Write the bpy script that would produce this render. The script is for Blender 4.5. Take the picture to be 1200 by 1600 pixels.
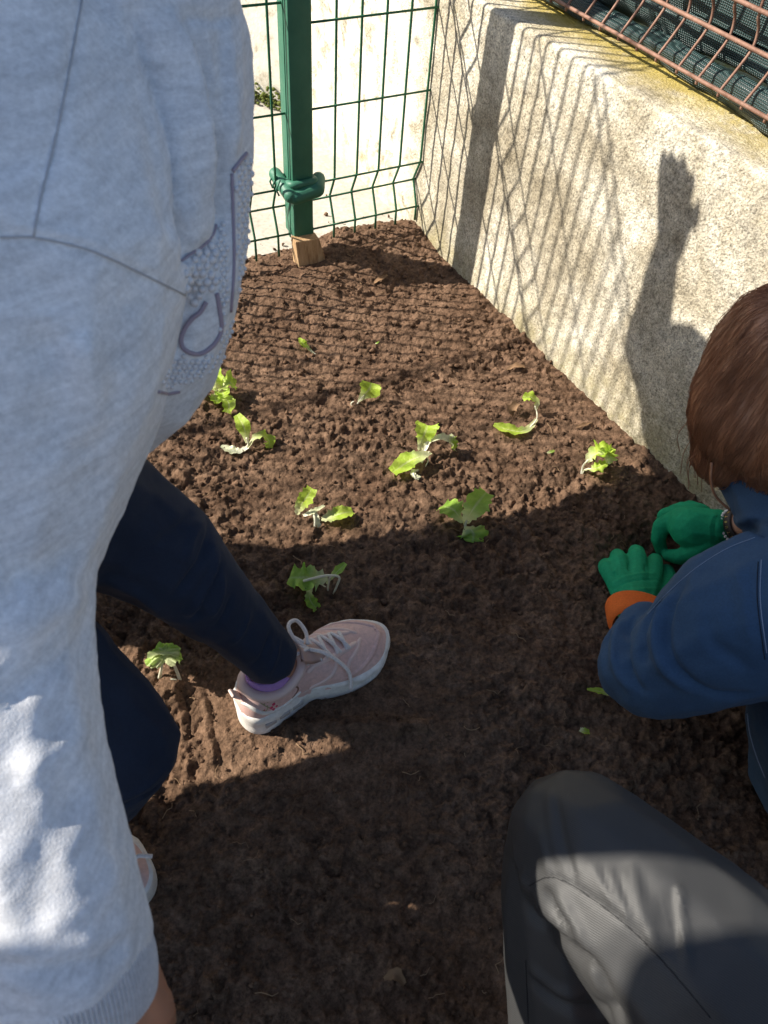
import bpy, bmesh, math, random
import numpy as np
from mathutils import Vector, Matrix
from mathutils.bvhtree import BVHTree
SC = bpy.context.scene
for o in list(bpy.data.objects): bpy.data.objects.remove(o)
# ------------------------------------------------------------------ camera
F = 1200.; CX, CY = 600., 800.; CAMH = 1.1
_d = np.array([-95., 980.]); _L = np.hypot(*_d)
_up = -np.array([_d[0], _d[1], F]); _up /= np.linalg.norm(_up)
_yw = np.array([0, 0, 1.]) - _up[2]*_up; _yw /= np.linalg.norm(_yw)
_xw = np.cross(_yw, _up)
RC = np.array([_xw, _yw, _up]); CAM = np.array([0, 0, CAMH])
cam = bpy.data.objects.new('camera', bpy.data.cameras.new('camera')); SC.collection.objects.link(cam)
m = Matrix.Identity(4)
for i in range(3):
    m[i][0] = RC[i, 0]; m[i][1] = -RC[i, 1]; m[i][2] = -RC[i, 2]; m[i][3] = CAM[i]
cam.matrix_world = m
cam.data.sensor_fit = 'VERTICAL'; cam.data.sensor_height = 36; cam.data.lens = 27
cam.data.clip_start = .01; cam.data.clip_end = 500
cam.data.dof.use_dof = True; cam.data.dof.focus_distance = 1.35; cam.data.dof.aperture_fstop = 11
SC.camera = cam
# ------------------------------------------------------------------ light
w = bpy.data.worlds.new('World'); SC.world = w; w.use_nodes = True
nt = w.node_tree; sky = nt.nodes.new('ShaderNodeTexSky'); sky.sky_type = 'NISHITA'; sky.sun_disc = False
sky.sun_elevation = math.radians(38); sky.sun_rotation = math.radians(271)
nt.links.new(sky.outputs[0], nt.nodes['Background'].inputs[0]); nt.nodes['Background'].inputs[1].default_value = .09
sd = Vector((1, -.02, -.78)).normalized()
sun = bpy.data.objects.new('sun', bpy.data.lights.new('sun', 'SUN')); SC.collection.objects.link(sun)
sun.rotation_euler = sd.to_track_quat('-Z', 'Y').to_euler(); sun.location = (-3, 0, 4)
sun.data.energy = 5.0; sun.data.angle = math.radians(.5); sun.data.color = (1, .93, .82)
SC.view_settings.view_transform = 'Standard'; SC.view_settings.look = 'None'
SC.view_settings.exposure = 1.0; SC.view_settings.gamma = 1
# ------------------------------------------------------------------ helpers
random.seed(4); RNG = np.random.default_rng(7)
def ray(x, y): return RC @ np.array([x-CX, y-CY, F])
def PZ(x, y, z=0.):            # point of the place seen at photo pixel x, y and lying z above the soil datum
    r = ray(x, y); return CAM + (z-CAMH)/r[2]*r
def PD(x, y, d): return CAM + ray(x, y)/F*d
def lin(r, g, b):
    f = lambda c: (c/255/12.92) if c/255 <= .04045 else ((c/255+.055)/1.055)**2.4
    return (f(r), f(g), f(b), 1)
def V(p): return Vector([float(c) for c in p])
def nrm(v): v = np.array(v, float); return v/np.linalg.norm(v)
_T = RNG.random(65536)
def vnoise(P, f=1., seed=0):
    P = np.asarray(P, float)*f + seed*17.31
    i = np.floor(P).astype(np.int64); t = P-i; t = t*t*(3-2*t)
    def h(a, b, c): return _T[(a*73856093 ^ b*19349663 ^ c*83492791) & 65535]
    x, y, z = i[..., 0], i[..., 1], i[..., 2]; r = 0
    for dx in (0, 1):
        for dy in (0, 1):
            for dz in (0, 1):
                r = r + h(x+dx, y+dy, z+dz)*(t[..., 0] if dx else 1-t[..., 0])*(t[..., 1] if dy else 1-t[..., 1])*(t[..., 2] if dz else 1-t[..., 2])
    return r
def fbm(P, f, n=4, seed=0):
    s = 0; a = .5
    for k in range(n): s = s + a*(vnoise(P, f*2.03**k, seed+k)-.5)*2; a *= .5
    return s
def link(o, parent=None):
    SC.collection.objects.link(o)
    if parent is not None: o.parent = parent
    return o
def obj(name, me, mat=None, parent=None, smooth=True):
    if isinstance(me, bmesh.types.BMesh):
        b = me; me = bpy.data.meshes.new(name); b.to_mesh(me); b.free()
    if mat is not None and not me.materials: me.materials.append(mat)
    if smooth: me.polygons.foreach_set('use_smooth', [True]*len(me.polygons))
    return link(bpy.data.objects.new(name, me), parent)
def child(name, me, mat, parent, smooth=True):   # mesh given in world coordinates
    o = obj(name, me, mat, parent, smooth)
    o.matrix_parent_inverse = parent.matrix_basis.inverted()
    return o
def tag(o, label=None, cat=None, group=None, kind=None):
    for k, v in (('label', label), ('category', cat), ('group', group), ('kind', kind)):
        if v: o[k] = v
    return o
def empty(name, loc, label, cat, group=None, rz=0):
    o = link(bpy.data.objects.new(name, None)); o.location = V(loc); o.rotation_euler.z = rz
    o.empty_display_size = .05
    return tag(o, label, cat, group)
def mesh_from(verts, faces, name='m'):
    me = bpy.data.meshes.new(name); me.from_pydata([tuple(v) for v in verts], [], faces); me.update(); return me
def grid_mesh(X, Y, Z, name='grid'):
    ny, nx = X.shape
    co = np.stack([X, Y, Z], -1).reshape(-1, 3).astype(np.float32)
    i = (np.arange(ny-1)[:, None]*nx+np.arange(nx-1)[None]).ravel()
    f = np.stack([i, i+1, i+nx+1, i+nx], 1).astype(np.int32)
    me = bpy.data.meshes.new(name); me.vertices.add(len(co)); me.vertices.foreach_set('co', co.ravel())
    me.loops.add(f.size); me.loops.foreach_set('vertex_index', f.ravel())
    me.polygons.add(len(f)); me.polygons.foreach_set('loop_start', np.arange(len(f), dtype=np.int32)*4)
    me.update(calc_edges=True); me.validate(); return me
def tube_bm(pts, r, n=8, bm=None, flat=1., up=None, cap=True):
    bm = bm or bmesh.new(); pts = [V(p) for p in pts]
    rs = [r]*len(pts) if np.isscalar(r) else r
    t = (pts[1]-pts[0]).normalized(); u = V(up) if up is not None else t.orthogonal()
    u = (u-t*u.dot(t)).normalized(); rings = []
    for i, p in enumerate(pts):
        a = pts[max(i-1, 0)]; b = pts[min(i+1, len(pts)-1)]
        t = (b-a).normalized(); u = (u-t*u.dot(t)).normalized(); v = t.cross(u)
        rings.append([bm.verts.new(p+(u*math.cos(2*math.pi*k/n)*flat+v*math.sin(2*math.pi*k/n))*rs[i]) for k in range(n)])
    for a, b in zip(rings, rings[1:]):
        for k in range(n): bm.faces.new((a[k], a[(k+1) % n], b[(k+1) % n], b[k]))
    if cap: bm.faces.new(rings[0][::-1]); bm.faces.new(rings[-1])
    return bm
def spline(P, n=8):            # Catmull-Rom through P
    P = [np.array(p, float) for p in P]; P = [2*P[0]-P[1]]+P+[2*P[-1]-P[-2]]; out = []
    for i in range(1, len(P)-2):
        for k in range(n):
            t = k/n; a, b, c, d = P[i-1:i+3]
            out.append(.5*((2*b)+(c-a)*t+(2*a-5*b+4*c-d)*t*t+(3*b-a-3*c+d)*t**3))
    out.append(P[-2]); return out
def box_bm(c, s, rot=None, bevel=0., bm=None):
    b = bmesh.new(); bmesh.ops.create_cube(b, size=1)
    M = Matrix.Diagonal((*s, 1))
    if rot is not None: M = rot.to_4x4() @ M
    b.transform(Matrix.Translation(V(c)) @ M)
    if bevel: bmesh.ops.bevel(b, geom=b.edges[:], offset=bevel, segments=2, profile=.6, affect='EDGES')
    if bm is None: return b
    me = bpy.data.meshes.new('t'); b.to_mesh(me); bm.from_mesh(me); bpy.data.meshes.remove(me); b.free(); return bm
_ico = {}
def ico(sub=2):
    if sub not in _ico:
        b = bmesh.new(); bmesh.ops.create_icosphere(b, subdivisions=sub, radius=1)
        _ico[sub] = [v.co.copy() for v in b.verts]; b.free()
    return _ico[sub]
def organic(segs, voxel=.008, smooth=4):
    """segs: [((p, r), (p, r)), ...] round cones (r scalar or xyz triple) merged into one continuous surface"""
    bm = bmesh.new()
    for (pa, ra), (pb, rb) in segs:
        b = bmesh.new()
        for p, r in ((pa, ra), (pb, rb)):
            r = (r, r, r) if np.isscalar(r) else r
            for c in ico(2): b.verts.new((p[0]+c.x*r[0], p[1]+c.y*r[1], p[2]+c.z*r[2]))
        res = bmesh.ops.convex_hull(b, input=b.verts[:])
        junk = list({v for v in res['geom_interior'] if isinstance(v, bmesh.types.BMVert)} | {v for v in b.verts if not v.link_faces})
        bmesh.ops.delete(b, geom=junk, context='VERTS')
        me = bpy.data.meshes.new('t'); b.to_mesh(me); b.free(); bm.from_mesh(me); bpy.data.meshes.remove(me)
    bmesh.ops.recalc_face_normals(bm, faces=bm.faces[:])
    me = bpy.data.meshes.new('organic'); bm.to_mesh(me); bm.free()
    o = bpy.data.objects.new('tmp', me); SC.collection.objects.link(o)
    r = o.modifiers.new('r', 'REMESH'); r.mode = 'VOXEL'; r.voxel_size = voxel
    if smooth: s = o.modifiers.new('s', 'SMOOTH'); s.iterations = smooth; s.factor = .5
    dg = bpy.context.evaluated_depsgraph_get(); me2 = bpy.data.meshes.new_from_object(o.evaluated_get(dg))
    bpy.data.objects.remove(o); bpy.data.meshes.remove(me); return me2
def get(me):
    n = len(me.vertices); co = np.empty(n*3, np.float32); me.vertices.foreach_get('co', co)
    no = np.empty(n*3, np.float32); me.vertices.foreach_get('normal', no); return co.reshape(-1, 3).astype(float), no.reshape(-1, 3).astype(float)
def put(me, co): me.vertices.foreach_set('co', co.astype(np.float32).ravel()); me.update()
def rumple(me, amp, f, seed=0, stretch=(1, 1, 1), n=3):
    co, no = get(me); put(me, co+no*(amp*fbm(co*np.array(stretch), f, n, seed))[:, None])
def bvh(me): return BVHTree.FromPolygons([v.co for v in me.vertices], [p.vertices[:] for p in me.polygons])
def onto(tree, x, y):
    r = V(ray(x, y)).normalized(); h = tree.ray_cast(V(CAM), r); return (h[0], h[1]) if h[0] is not None else (None, None)
def crease(me, lines, tree=None):
    """lines: [(pixel polyline, depth (+ ridge, - groove), width)] each laid on the surface, then relief pushed along normals"""
    tree = tree or bvh(me); co, no = get(me); d = np.zeros(len(co))
    for L, amp, wid in lines:
        pts = []
        for q in spline(L, 6):
            h, _ = onto(tree, q[0], q[1])
            if h is not None: pts.append(np.array(h))
        if len(pts) < 2: continue
        P = np.array(pts); keep = np.linalg.norm(np.diff(P, axis=0), axis=1)
        best = np.full(len(co), 9.); tt = np.zeros(len(co))
        for k in range(len(P)-1):
            if keep[k] > .06: continue
            a, b = P[k], P[k+1]; ab = b-a; t = np.clip(((co-a)@ab)/(ab@ab+1e-12), 0, 1)
            dd = np.linalg.norm(co-a-t[:, None]*ab, axis=1); s = dd < best; best[s] = dd[s]; tt[s] = (k+t[s])/(len(P)-1)
        env = np.clip(np.minimum(tt, 1-tt)*5, 0, 1)**.7 if amp != 0 else 1
        d += amp*env*np.exp(-(best/wid)**2)
    put(me, co+no*d[:, None])
def rot_about(v, axis, ang):
    return np.array(Matrix.Rotation(ang, 3, V(axis)) @ V(v))
# ------------------------------------------------------------------ materials
def mat(name, col, rough=.8, spec=.3, **k):
    M = bpy.data.materials.new(name); M.use_nodes = True; b = M.node_tree.nodes['Principled BSDF']
    b.inputs['Base Color'].default_value = col if len(col) == 4 else (*col, 1)
    b.inputs['Roughness'].default_value = rough; b.inputs['Specular IOR Level'].default_value = spec
    for a, v in k.items(): b.inputs[a].default_value = v
    return M
class N:
    def __init__(s, M): s.M = M; s.t = M.node_tree; s.b = s.t.nodes['Principled BSDF']; s.tc = s.t.nodes.new('ShaderNodeTexCoord').outputs['Object']
    def lk(s, a, b): s.t.links.new(a, b)
    def mapv(s, scale=(1, 1, 1), rot=(0, 0, 0), src=None):
        n = s.t.nodes.new('ShaderNodeMapping'); n.inputs['Scale'].default_value = scale; n.inputs['Rotation'].default_value = rot
        s.lk(src or s.tc, n.inputs[0]); return n.outputs[0]
    def noise(s, sc, det=4, rough=.6, vec=None, dist=0.):
        n = s.t.nodes.new('ShaderNodeTexNoise'); n.inputs['Scale'].default_value = sc; n.inputs['Detail'].default_value = det
        n.inputs['Roughness'].default_value = rough; n.inputs['Distortion'].default_value = dist; s.lk(vec or s.tc, n.inputs['Vector']); return n.outputs['Fac']
    def vor(s, sc, vec=None, feat='F1', out='Distance'):
        n = s.t.nodes.new('ShaderNodeTexVoronoi'); n.inputs['Scale'].default_value = sc; n.feature = feat; s.lk(vec or s.tc, n.inputs['Vector']); return n.outputs[out]
    def wave(s, sc, vec=None, dist=0., d='X', det=1.):
        n = s.t.nodes.new('ShaderNodeTexWave'); n.inputs['Scale'].default_value = sc; n.inputs['Distortion'].default_value = dist; n.bands_direction = d
        n.inputs['Detail'].default_value = det; s.lk(vec or s.tc, n.inputs['Vector']); return n.outputs['Fac']
    def ramp(s, fac, stops):
        n = s.t.nodes.new('ShaderNodeValToRGB'); e = n.color_ramp.elements
        while len(e) < len(stops): e.new(.5)
        for k, (p, c) in enumerate(stops): e[k].position = p; e[k].color = c if hasattr(c, '__len__') else (c, c, c, 1)
        s.lk(fac, n.inputs[0]); return n.outputs[0]
    def mix(s, fac, a, b, mode='MIX'):
        n = s.t.nodes.new('ShaderNodeMix'); n.data_type = 'RGBA'; n.blend_type = mode
        for v, i in ((fac, 0), (a, 6), (b, 7)):
            if hasattr(v, 'links') or isinstance(v, bpy.types.NodeSocket): s.lk(v, n.inputs[i])
            else: n.inputs[i].default_value = v
        return n.outputs[2]
    def math(s, op, a, b=0.):
        n = s.t.nodes.new('ShaderNodeMath'); n.operation = op
        for k, v in enumerate((a, b)):
            if isinstance(v, bpy.types.NodeSocket): s.lk(v, n.inputs[k])
            else: n.inputs[k].default_value = v
        return n.outputs[0]
    def attr(s, name):
        n = s.t.nodes.new('ShaderNodeAttribute'); n.attribute_name = name; return n.outputs['Fac']
    def col(s, c): s.lk(c, s.b.inputs['Base Color'])
    def rough(s, c): s.lk(c, s.b.inputs['Roughness'])
    def bump(s, h, strength=.5, dist=.002, prev=None):
        n = s.t.nodes.new('ShaderNodeBump'); n.inputs['Strength'].default_value = strength; n.inputs['Distance'].default_value = dist
        s.lk(h, n.inputs['Height'])
        if prev is not None: s.lk(prev, n.inputs['Normal'])
        s.lk(n.outputs[0], s.b.inputs['Normal']); return n.outputs[0]
M = {}
def soil_mat():
    m_ = mat('soil', (.1, .06, .04), .95, .1); n = N(m_)
    a = n.noise(9, 5, .65); b = n.noise(160, 6, .7); c = n.noise(45, 4, .6)
    base = n.ramp(a, [(.3, (.100, .058, .036, 1)), (.7, (.180, .112, .072, 1))])
    fine = n.ramp(b, [(.28, .40), (.5, .95), (.74, 1.5)])
    x = n.mix(1., base, fine, 'MULTIPLY'); x = n.mix(1., x, n.ramp(c, [(.3, .60), (.7, 1.3)]), 'MULTIPLY')
    sp = n.ramp(n.vor(95), [(.0, 1.), (.045, 1.), (.07, 0.)]); sel = n.ramp(n.noise(30, 2), [(.64, 0.), (.68, 1.)])
    x = n.mix(n.math('MULTIPLY', sp, sel), x, (.42, .34, .25, 1)); n.col(x)
    p = n.bump(n.noise(420, 6, .75), .9, .0016); n.bump(n.vor(260), .6, .0016, p); return m_
M['soil'] = soil_mat()
def concrete_mat():
    m_ = mat('wall_concrete', (.4, .35, .27), .9, .2); n = N(m_)
    a = n.noise(5, 6, .65, dist=.4); b = n.noise(60, 6, .75); c = n.noise(230, 4, .8)
    base = n.ramp(a, [(.3, (.27, .225, .15, 1)), (.48, (.48, .425, .32, 1)), (.70, (.80, .75, .63, 1))])
    x = n.mix(1., base, n.ramp(b, [(.30, .50), (.5, 1.), (.72, 1.2)]), 'MULTIPLY')
    x = n.mix(1., x, n.ramp(c, [(.34, .50), (.52, 1.02), (.75, 1.25)]), 'MULTIPLY')
    x = n.mix(1., x, n.ramp(n.noise(115, 3, .8), [(.36, .74), (.5, 1.), (.66, 1.10)]), 'MULTIPLY'); x = n.mix(1., x, n.ramp(n.noise(19, 5, .75), [(.32, .72), (.55, 1.05)]), 'MULTIPLY')
    # white lime-washed stretch beyond the mesh fence (x < 0 along the wall)
    sep = n.t.nodes.new('ShaderNodeSeparateXYZ'); n.lk(n.tc, sep.inputs[0]); X, Y, Z = sep.outputs
    wx = n.math('ADD', X, n.math('MULTIPLY', n.math('SUBTRACT', n.noise(14, 5, .7), .5), .22))
    f = n.ramp(n.math('ADD', n.math('MULTIPLY', wx, -6), .3), [(.3, 0.), (.7, 1.)])
    peel = n.ramp(n.noise(16, 6, .7, dist=.5), [(.40, 0.), (.50, 1.)])
    white = n.mix(n.ramp(n.noise(40, 4), [(.4, 0.), (.7, .5)]), (.80, .75, .66, 1), (.60, .52, .40, 1))
    x = n.mix(n.math('MULTIPLY', n.math('MULTIPLY', f, peel), .9), x, white)
    # yellow lichen on the top face, a little on the arris and low by the soil
    top = n.ramp(n.math('ADD', n.math('MULTIPLY', Y, 7.0), -.02), [(.05, 0.), (.75, 1.)])
    lich = n.ramp(n.noise(11, 6, .75), [(.28, 0.), (.50, 1.)])
    x = n.mix(n.math('MULTIPLY', top, n.math('MULTIPLY', lich, .85)), x, (.44, .33, .045, 1))
    ar = n.ramp(Z, [(.46, 0.), (.58, .4)])
    x = n.mix(n.math('MULTIPLY', ar, n.ramp(n.noise(24, 5, .8), [(.52, 0.), (.7, 1.)])), x, (.42, .34, .12, 1))
    lo = n.ramp(Z, [(.0, .65), (.14, 0.)])
    x = n.mix(n.math('MULTIPLY', lo, n.ramp(n.noise(18, 4, .7), [(.4, .25), (.65, 1.)])), x, (.37, .32, .15, 1))
    dots = n.ramp(n.vor(60), [(0., 1.), (.10, .8), (.16, 0.)]); ds = n.ramp(n.noise(9, 4), [(.52, 0.), (.66, .8)])
    x = n.mix(n.math('MULTIPLY', dots, ds), x, (.62, .55, .34, 1))
    n.col(x); p = n.bump(n.noise(140, 6, .8), .85, .004); n.bump(n.vor(210), .35, .003, p); return m_
M['wall'] = concrete_mat()
def path_mat():
    m_ = mat('path_concrete', (.5, .45, .37), .9, .2); n = N(m_)
    x = n.ramp(n.noise(5, 6, .7), [(.3, (.36, .33, .28, 1)), (.7, (.52, .48, .41, 1))])
    x = n.mix(1., x, n.ramp(n.noise(90, 5, .7), [(.3, .75), (.7, 1.2)]), 'MULTIPLY'); n.col(x); n.bump(n.noise(200, 5), .5, .002); return m_
M['path'] = path_mat()
def fabric(name, col, col2, fsc=900, bs=.35, rough=.9, stretch=(1, 1, 1), streak=0., spec=.15, sheen=.0, low=6):
    m_ = mat(name, col, rough, spec); n = N(m_); v = n.mapv(stretch)
    x = n.mix(n.ramp(n.noise(low, 5, .6, vec=v), [(.3, 0.), (.7, 1.)]), col, col2)
    if streak: x = n.mix(1., x, n.ramp(n.noise(60, 5, .75, vec=n.mapv((.35, .35, 2.6))), [(.3, 1-streak), (.7, 1+streak*.6)]), 'MULTIPLY')
    x = n.mix(1., x, n.ramp(n.noise(fsc*.35, 3, .7), [(.3, .86), (.7, 1.12)]), 'MULTIPLY')
    n.col(x); n.bump(n.noise(fsc, 2, .6), bs, .0008)
    if sheen: m_.node_tree.nodes['Principled BSDF'].inputs['Sheen Weight'].default_value = sheen
    return m_
M['sweat'] = fabric('grey_melange_jersey', (.64, .645, .66, 1), (.76, .76, .77, 1), 700, .45, .95, (1, 1, 2.5), .20, .05, .15)
M['cuff'] = fabric('ribbed_jersey', (.50, .49, .49, 1), (.60, .59, .59, 1), 700, .4, .95, (1, 1, 1), 0, .05, .1)
M['jeans'] = fabric('navy_denim', (.012, .019, .038, 1), (.022, .033, .060, 1), 1100, .5, .8, (1, 1, 1), 0, .2, .05)
M['shirt'] = fabric('blue_denim', (.030, .068, .130, 1), (.050, .098, .170, 1), 1100, .5, .8, (1, 1, 1), 0, .2, .05)
M['orange'] = fabric('orange_cuff_lining', (.62, .12, .022, 1), (.70, .16, .03, 1), 900, .3, .8)
M['coat'] = fabric('dark_coat', (.05, .05, .06, 1), (.08, .08, .09, 1))
M['glove'] = fabric('green_glove_knit', (.008, .22, .098, 1), (.014, .30, .140, 1), 420, 1.0, .75, low=14)
M['sock'] = fabric('lilac_sock', (.40, .22, .50, 1), (.46, .27, .56, 1))
M['pink'] = fabric('pink_leather', (.62, .40, .35, 1), (.70, .47, .41, 1), 500, .12, .5, spec=.4)
M['pinklight'] = mat('pale_pink_trim', (.72, .54, .48, 1), .5, .4)
M['sole'] = fabric('white_rubber', (.70, .66, .60, 1), (.78, .75, .70, 1), 300, .1, .6, spec=.4)
M['lace'] = fabric('cream_lace', (.68, .62, .58, 1), (.78, .72, .68, 1), 900, .5)
M['skin'] = mat('skin', (.40, .19, .11, 1), .5, .4, **{'Subsurface Weight': .1, 'Subsurface Scale': .01})
M['skin2'] = mat('pale_skin', (.50, .27, .18, 1), .5, .4)
def pants_mat():
    m_ = mat('grey_satin_twill', (.12, .115, .11, 1), .5, .3); n = N(m_)
    wv = n.wave(190, vec=n.mapv((1, 1, 1), (0, .5, .55)), dist=.3, d='Y')
    x = n.mix(n.noise(5, 4), (.034, .035, .037, 1), (.054, .053, .051, 1))
    x = n.mix(1., x, n.ramp(wv, [(0., .72), (1., 1.18)]), 'MULTIPLY')
    # dry soil rubbed into the kneecap
    sep = n.t.nodes.new('ShaderNodeSeparateXYZ'); n.lk(n.tc, sep.inputs[0])
    d = n.ramp(sep.outputs[1], [(.285, 0.), (.345, 1.)])
    x = n.mix(n.math('MULTIPLY', d, n.ramp(n.noise(120, 6, .8), [(.48, 0.), (.70, .6)])), x, (.070, .050, .036, 1))
    n.col(x); n.bump(wv, .25, .0006); return m_
M['pants'] = pants_mat()
def green_mat(name, c1, c2):
    m_ = mat(name, c1, .5, .35); n = N(m_); n.col(n.mix(n.ramp(n.noise(18, 5, .7), [(.35, 0.), (.7, 1.)]), c1, c2)); n.rough(n.ramp(n.noise(60, 4), [(.3, .42), (.8, .7)])); n.bump(n.noise(150, 3), .15, .001); return m_
M['post'] = green_mat('green_powder_coat', (.032, .135, .085, 1), (.045, .165, .105, 1))
M['wire'] = green_mat('green_wire_coat', (.018, .11, .055, 1), (.03, .13, .065, 1))
m_ = mat('rusty_wire', (.30, .17, .13, 1), .7, .3, Metallic=.2); n = N(m_); n.col(n.ramp(n.noise(40, 5, .7), [(.3, (.15, .075, .050, 1)), (.6, (.29, .17, .125, 1)), (.8, (.24, .15, .08, 1))])); n.bump(n.noise(300, 4), .5, .001); M['rust'] = m_
m_ = mat('shade_netting', (.02, .05, .05, 1), .38, .6); n = N(m_)
wv = n.math('MULTIPLY', n.wave(75, vec=n.mapv((1, 1, 1), (0, 0, .98)), d='X', dist=1.5, det=2), n.wave(90, d='Z', dist=1.5, det=2)); n.col(n.ramp(wv, [(0., (.008, .020, .020, 1)), (.5, (.030, .070, .066, 1)), (1., (.12, .20, .20, 1))])); n.bump(wv, 1., .003); M['net'] = m_
m_ = mat('sawn_pine', (.40, .25, .13, 1), .8, .2); n = N(m_); v = n.mapv((6, 6, .6)); n.col(n.ramp(n.noise(22, 6, .7, vec=v), [(.3, (.22, .12, .055, 1)), (.5, (.42, .27, .14, 1)), (.75, (.55, .38, .22, 1))])); n.bump(n.noise(40, 5, vec=v), .6, .002); M['wood'] = m_
def leaf_mat(name, tip, tip2, base, trans=.45):
    m_ = mat(name, tip, .45, .4); n = N(m_); t = n.attr('along'); u = n.attr('across')
    g = n.mix(n.ramp(n.noise(60, 4, .7), [(.35, 0.), (.7, 1.)]), tip, tip2)
    k = n.math('MULTIPLY', n.ramp(t, [(.15, 1.), (.55, 0.)]), 1.)
    rib = n.math('MULTIPLY', n.ramp(u, [(.0, 1.), (.16, 0.)]), n.ramp(t, [(.3, 1.), (1., .15)]))
    c = n.mix(n.math('MAXIMUM', k, rib), g, base)
    dirt = n.math('MULTIPLY', n.ramp(n.noise(130, 5, .8), [(.60, 0.), (.68, .8)]), n.ramp(n.noise(25, 2), [(.5, 0.), (.6, 1.)]))
    c = n.mix(dirt, c, (.07, .045, .03, 1))
    n.col(c); n.bump(n.noise(110, 4, .6, dist=.8), .8, .003)
    tr = n.t.nodes.new('ShaderNodeBsdfTranslucent'); n.lk(c, tr.inputs[0]); mx = n.t.nodes.new('ShaderNodeMixShader'); mx.inputs[0].default_value = trans
    out = n.t.nodes['Material Output']; n.lk(n.b.outputs[0], mx.inputs[1]); n.lk(tr.outputs[0], mx.inputs[2]); n.lk(mx.outputs[0], out.inputs[0]); return m_
M['leaf'] = leaf_mat('lettuce_leaf', (.42, .62, .05, 1), (.60, .74, .12, 1), (.78, .80, .46, 1), .5)
M['leaf2'] = leaf_mat('lettuce_leaf_green', (.30, .54, .06, 1), (.46, .66, .12, 1), (.72, .78, .44, 1), .5)
M['stem'] = leaf_mat('pale_stem', (.66, .68, .40, 1), (.74, .74, .52, 1), (.76, .74, .58, 1), .25)
M['dead'] = mat('dead_leaf', (.20, .12, .065, 1), .8, .2)
M['pearl'] = mat('pearl_bead', (.66, .65, .66, 1), .25, .6)
M['cord'] = mat('mauve_cord', (.34, .28, .33, 1), .6, .3)
M['bead'] = mat('white_bracelet_bead', (.75, .73, .70, 1), .3, .5)
M['band'] = mat('dark_bracelet', (.03, .022, .02, 1), .5, .4)
M['gold'] = mat('gold_letter', (.75, .55, .22, 1), .35, .5, Metallic=.8)
M['dark'] = mat('dark_stitch', (.020, .020, .022, 1), .8, .1)
M['stitch'] = mat('pale_stitch', (.22, .28, .38, 1), .8, .1)
M['seam'] = mat('seam_thread', (.42, .42, .44, 1), .95, .05)  # plain grey sewing thread, close to the jersey colour
M['red'] = mat('embroidery_red', (.60, .06, .12, 1), .6, .3)
M['olive'] = mat('embroidery_olive', (.30, .28, .14, 1), .6, .3)
m_ = mat('auburn_hair', (.2, .08, .03, 1), .42, .5); n = N(m_)
n.col(n.ramp(n.noise(55, 5, .7, vec=n.mapv((1, 1, .12))), [(.25, (.24, .10, .047, 1)), (.5, (.38, .17, .082, 1)), (.75, (.50, .25, .13, 1))])); n.bump(n.noise(160, 3, .6, vec=n.mapv((1, 1, .08))), .7, .004); M['hair'] = m_
M['hair2'] = mat('dark_hair', (.03, .02, .015, 1), .5, .4)
# ------------------------------------------------------------------ ground, path
WD = nrm((.559, -.829, 0)); WN = np.array([-WD[1], WD[0], 0]); W0 = np.array([.010, 1.883, 0])   # wall line: along, away from soil
FD = nrm((.849, .528, 0)); FN = np.array([-FD[1], FD[0], 0])                                     # fence line, its far side
WALLH = .575
def fence_side(X, Y): return (X-W0[0])*FN[0]+(Y-W0[1])*FN[1]
def smooth01(t): t = np.clip(t, 0, 1); return t*t*(3-2*t)
def blob(X, Y, c, r, h, ax=None):
    d = np.hypot(X-c[0], Y-c[1])/r; return h*np.exp(-d*d)
def ridge(X, Y, a, b, r, h):
    a = np.array(a[:2]); b = np.array(b[:2]); ab = b-a; t = np.clip(((X-a[0])*ab[0]+(Y-a[1])*ab[1])/(ab@ab), 0, 1)
    return h*np.exp(-(((X-a[0]-t*ab[0])**2+(Y-a[1]-t*ab[1])**2)/r**2))
def soil_macro(X, Y):
    P = np.stack([X, Y, np.zeros_like(X)], -1)
    h = .010*fbm(P, 3.2, 3, 3)+.006*fbm(P, 11, 2, 9)
    h = h+blob(X, Y, (-.16, 1.68), .10, .020)+ridge(X, Y, (-.45, 1.45), (-.22, 1.56), .07, .022)+ridge(X, Y, (-.18, 1.80), (.0, 1.86), .06, .022)
    h = h-ridge(X, Y, (-.10, 1.60), (.08, 1.66), .06, .012)-ridge(X, Y, (.02, 1.25), (.22, 1.35), .025, .012)-ridge(X, Y, (-.05, 1.33), (-.3, 1.25), .03, .010)
    h = h-blob(X, Y, PZ(507, 626), .011, .022)-blob(X, Y, PZ(1035, 850), .05, .035)-blob(X, Y, PZ(800, 945), .03, .016)
    h = h-blob(X, Y, PZ(985, 870), .04, .03)+ridge(X, Y, PZ(455, 1138), PZ(665, 1135), .012, .016)
    h = h-ridge(X, Y, (.04, .49), (.04, .66), .08, .0)
    h = h+blob(X, Y, PZ(262, 1085), .03, .018)
    sd_ = fence_side(X, Y); h = h-smooth01((sd_-.02)/.10)*.055
    return h
GX0, GX1, GY0, GY1, ST = -.62, .98, -.12, 2.10, .0023
gx = np.arange(GX0, GX1, ST); gy = np.arange(GY0, GY1, ST); X, Y = np.meshgrid(gx, gy)
H_ = soil_macro(X, Y)
PXY = np.stack([X, Y, X*0], -1)
def billow(f, seed): return 1-2*abs(vnoise(PXY+.004*np.stack([vnoise(PXY, 90, 5), vnoise(PXY, 90, 6), X*0], -1), f, seed)-.5)*1.0
kk = (1.22-.42*np.clip((Y-.75)/.5, 0, 1))*(1-.62*np.exp(-(((X+.05)/.26)**2+((Y-.47)/.15)**2)**2))
rough_ = .0085*(vnoise(PXY, 42, 11)-.5)+.0075*(vnoise(PXY, 95, 12)-.5)+.0055*(vnoise(PXY, 190, 13)-.5)
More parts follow.
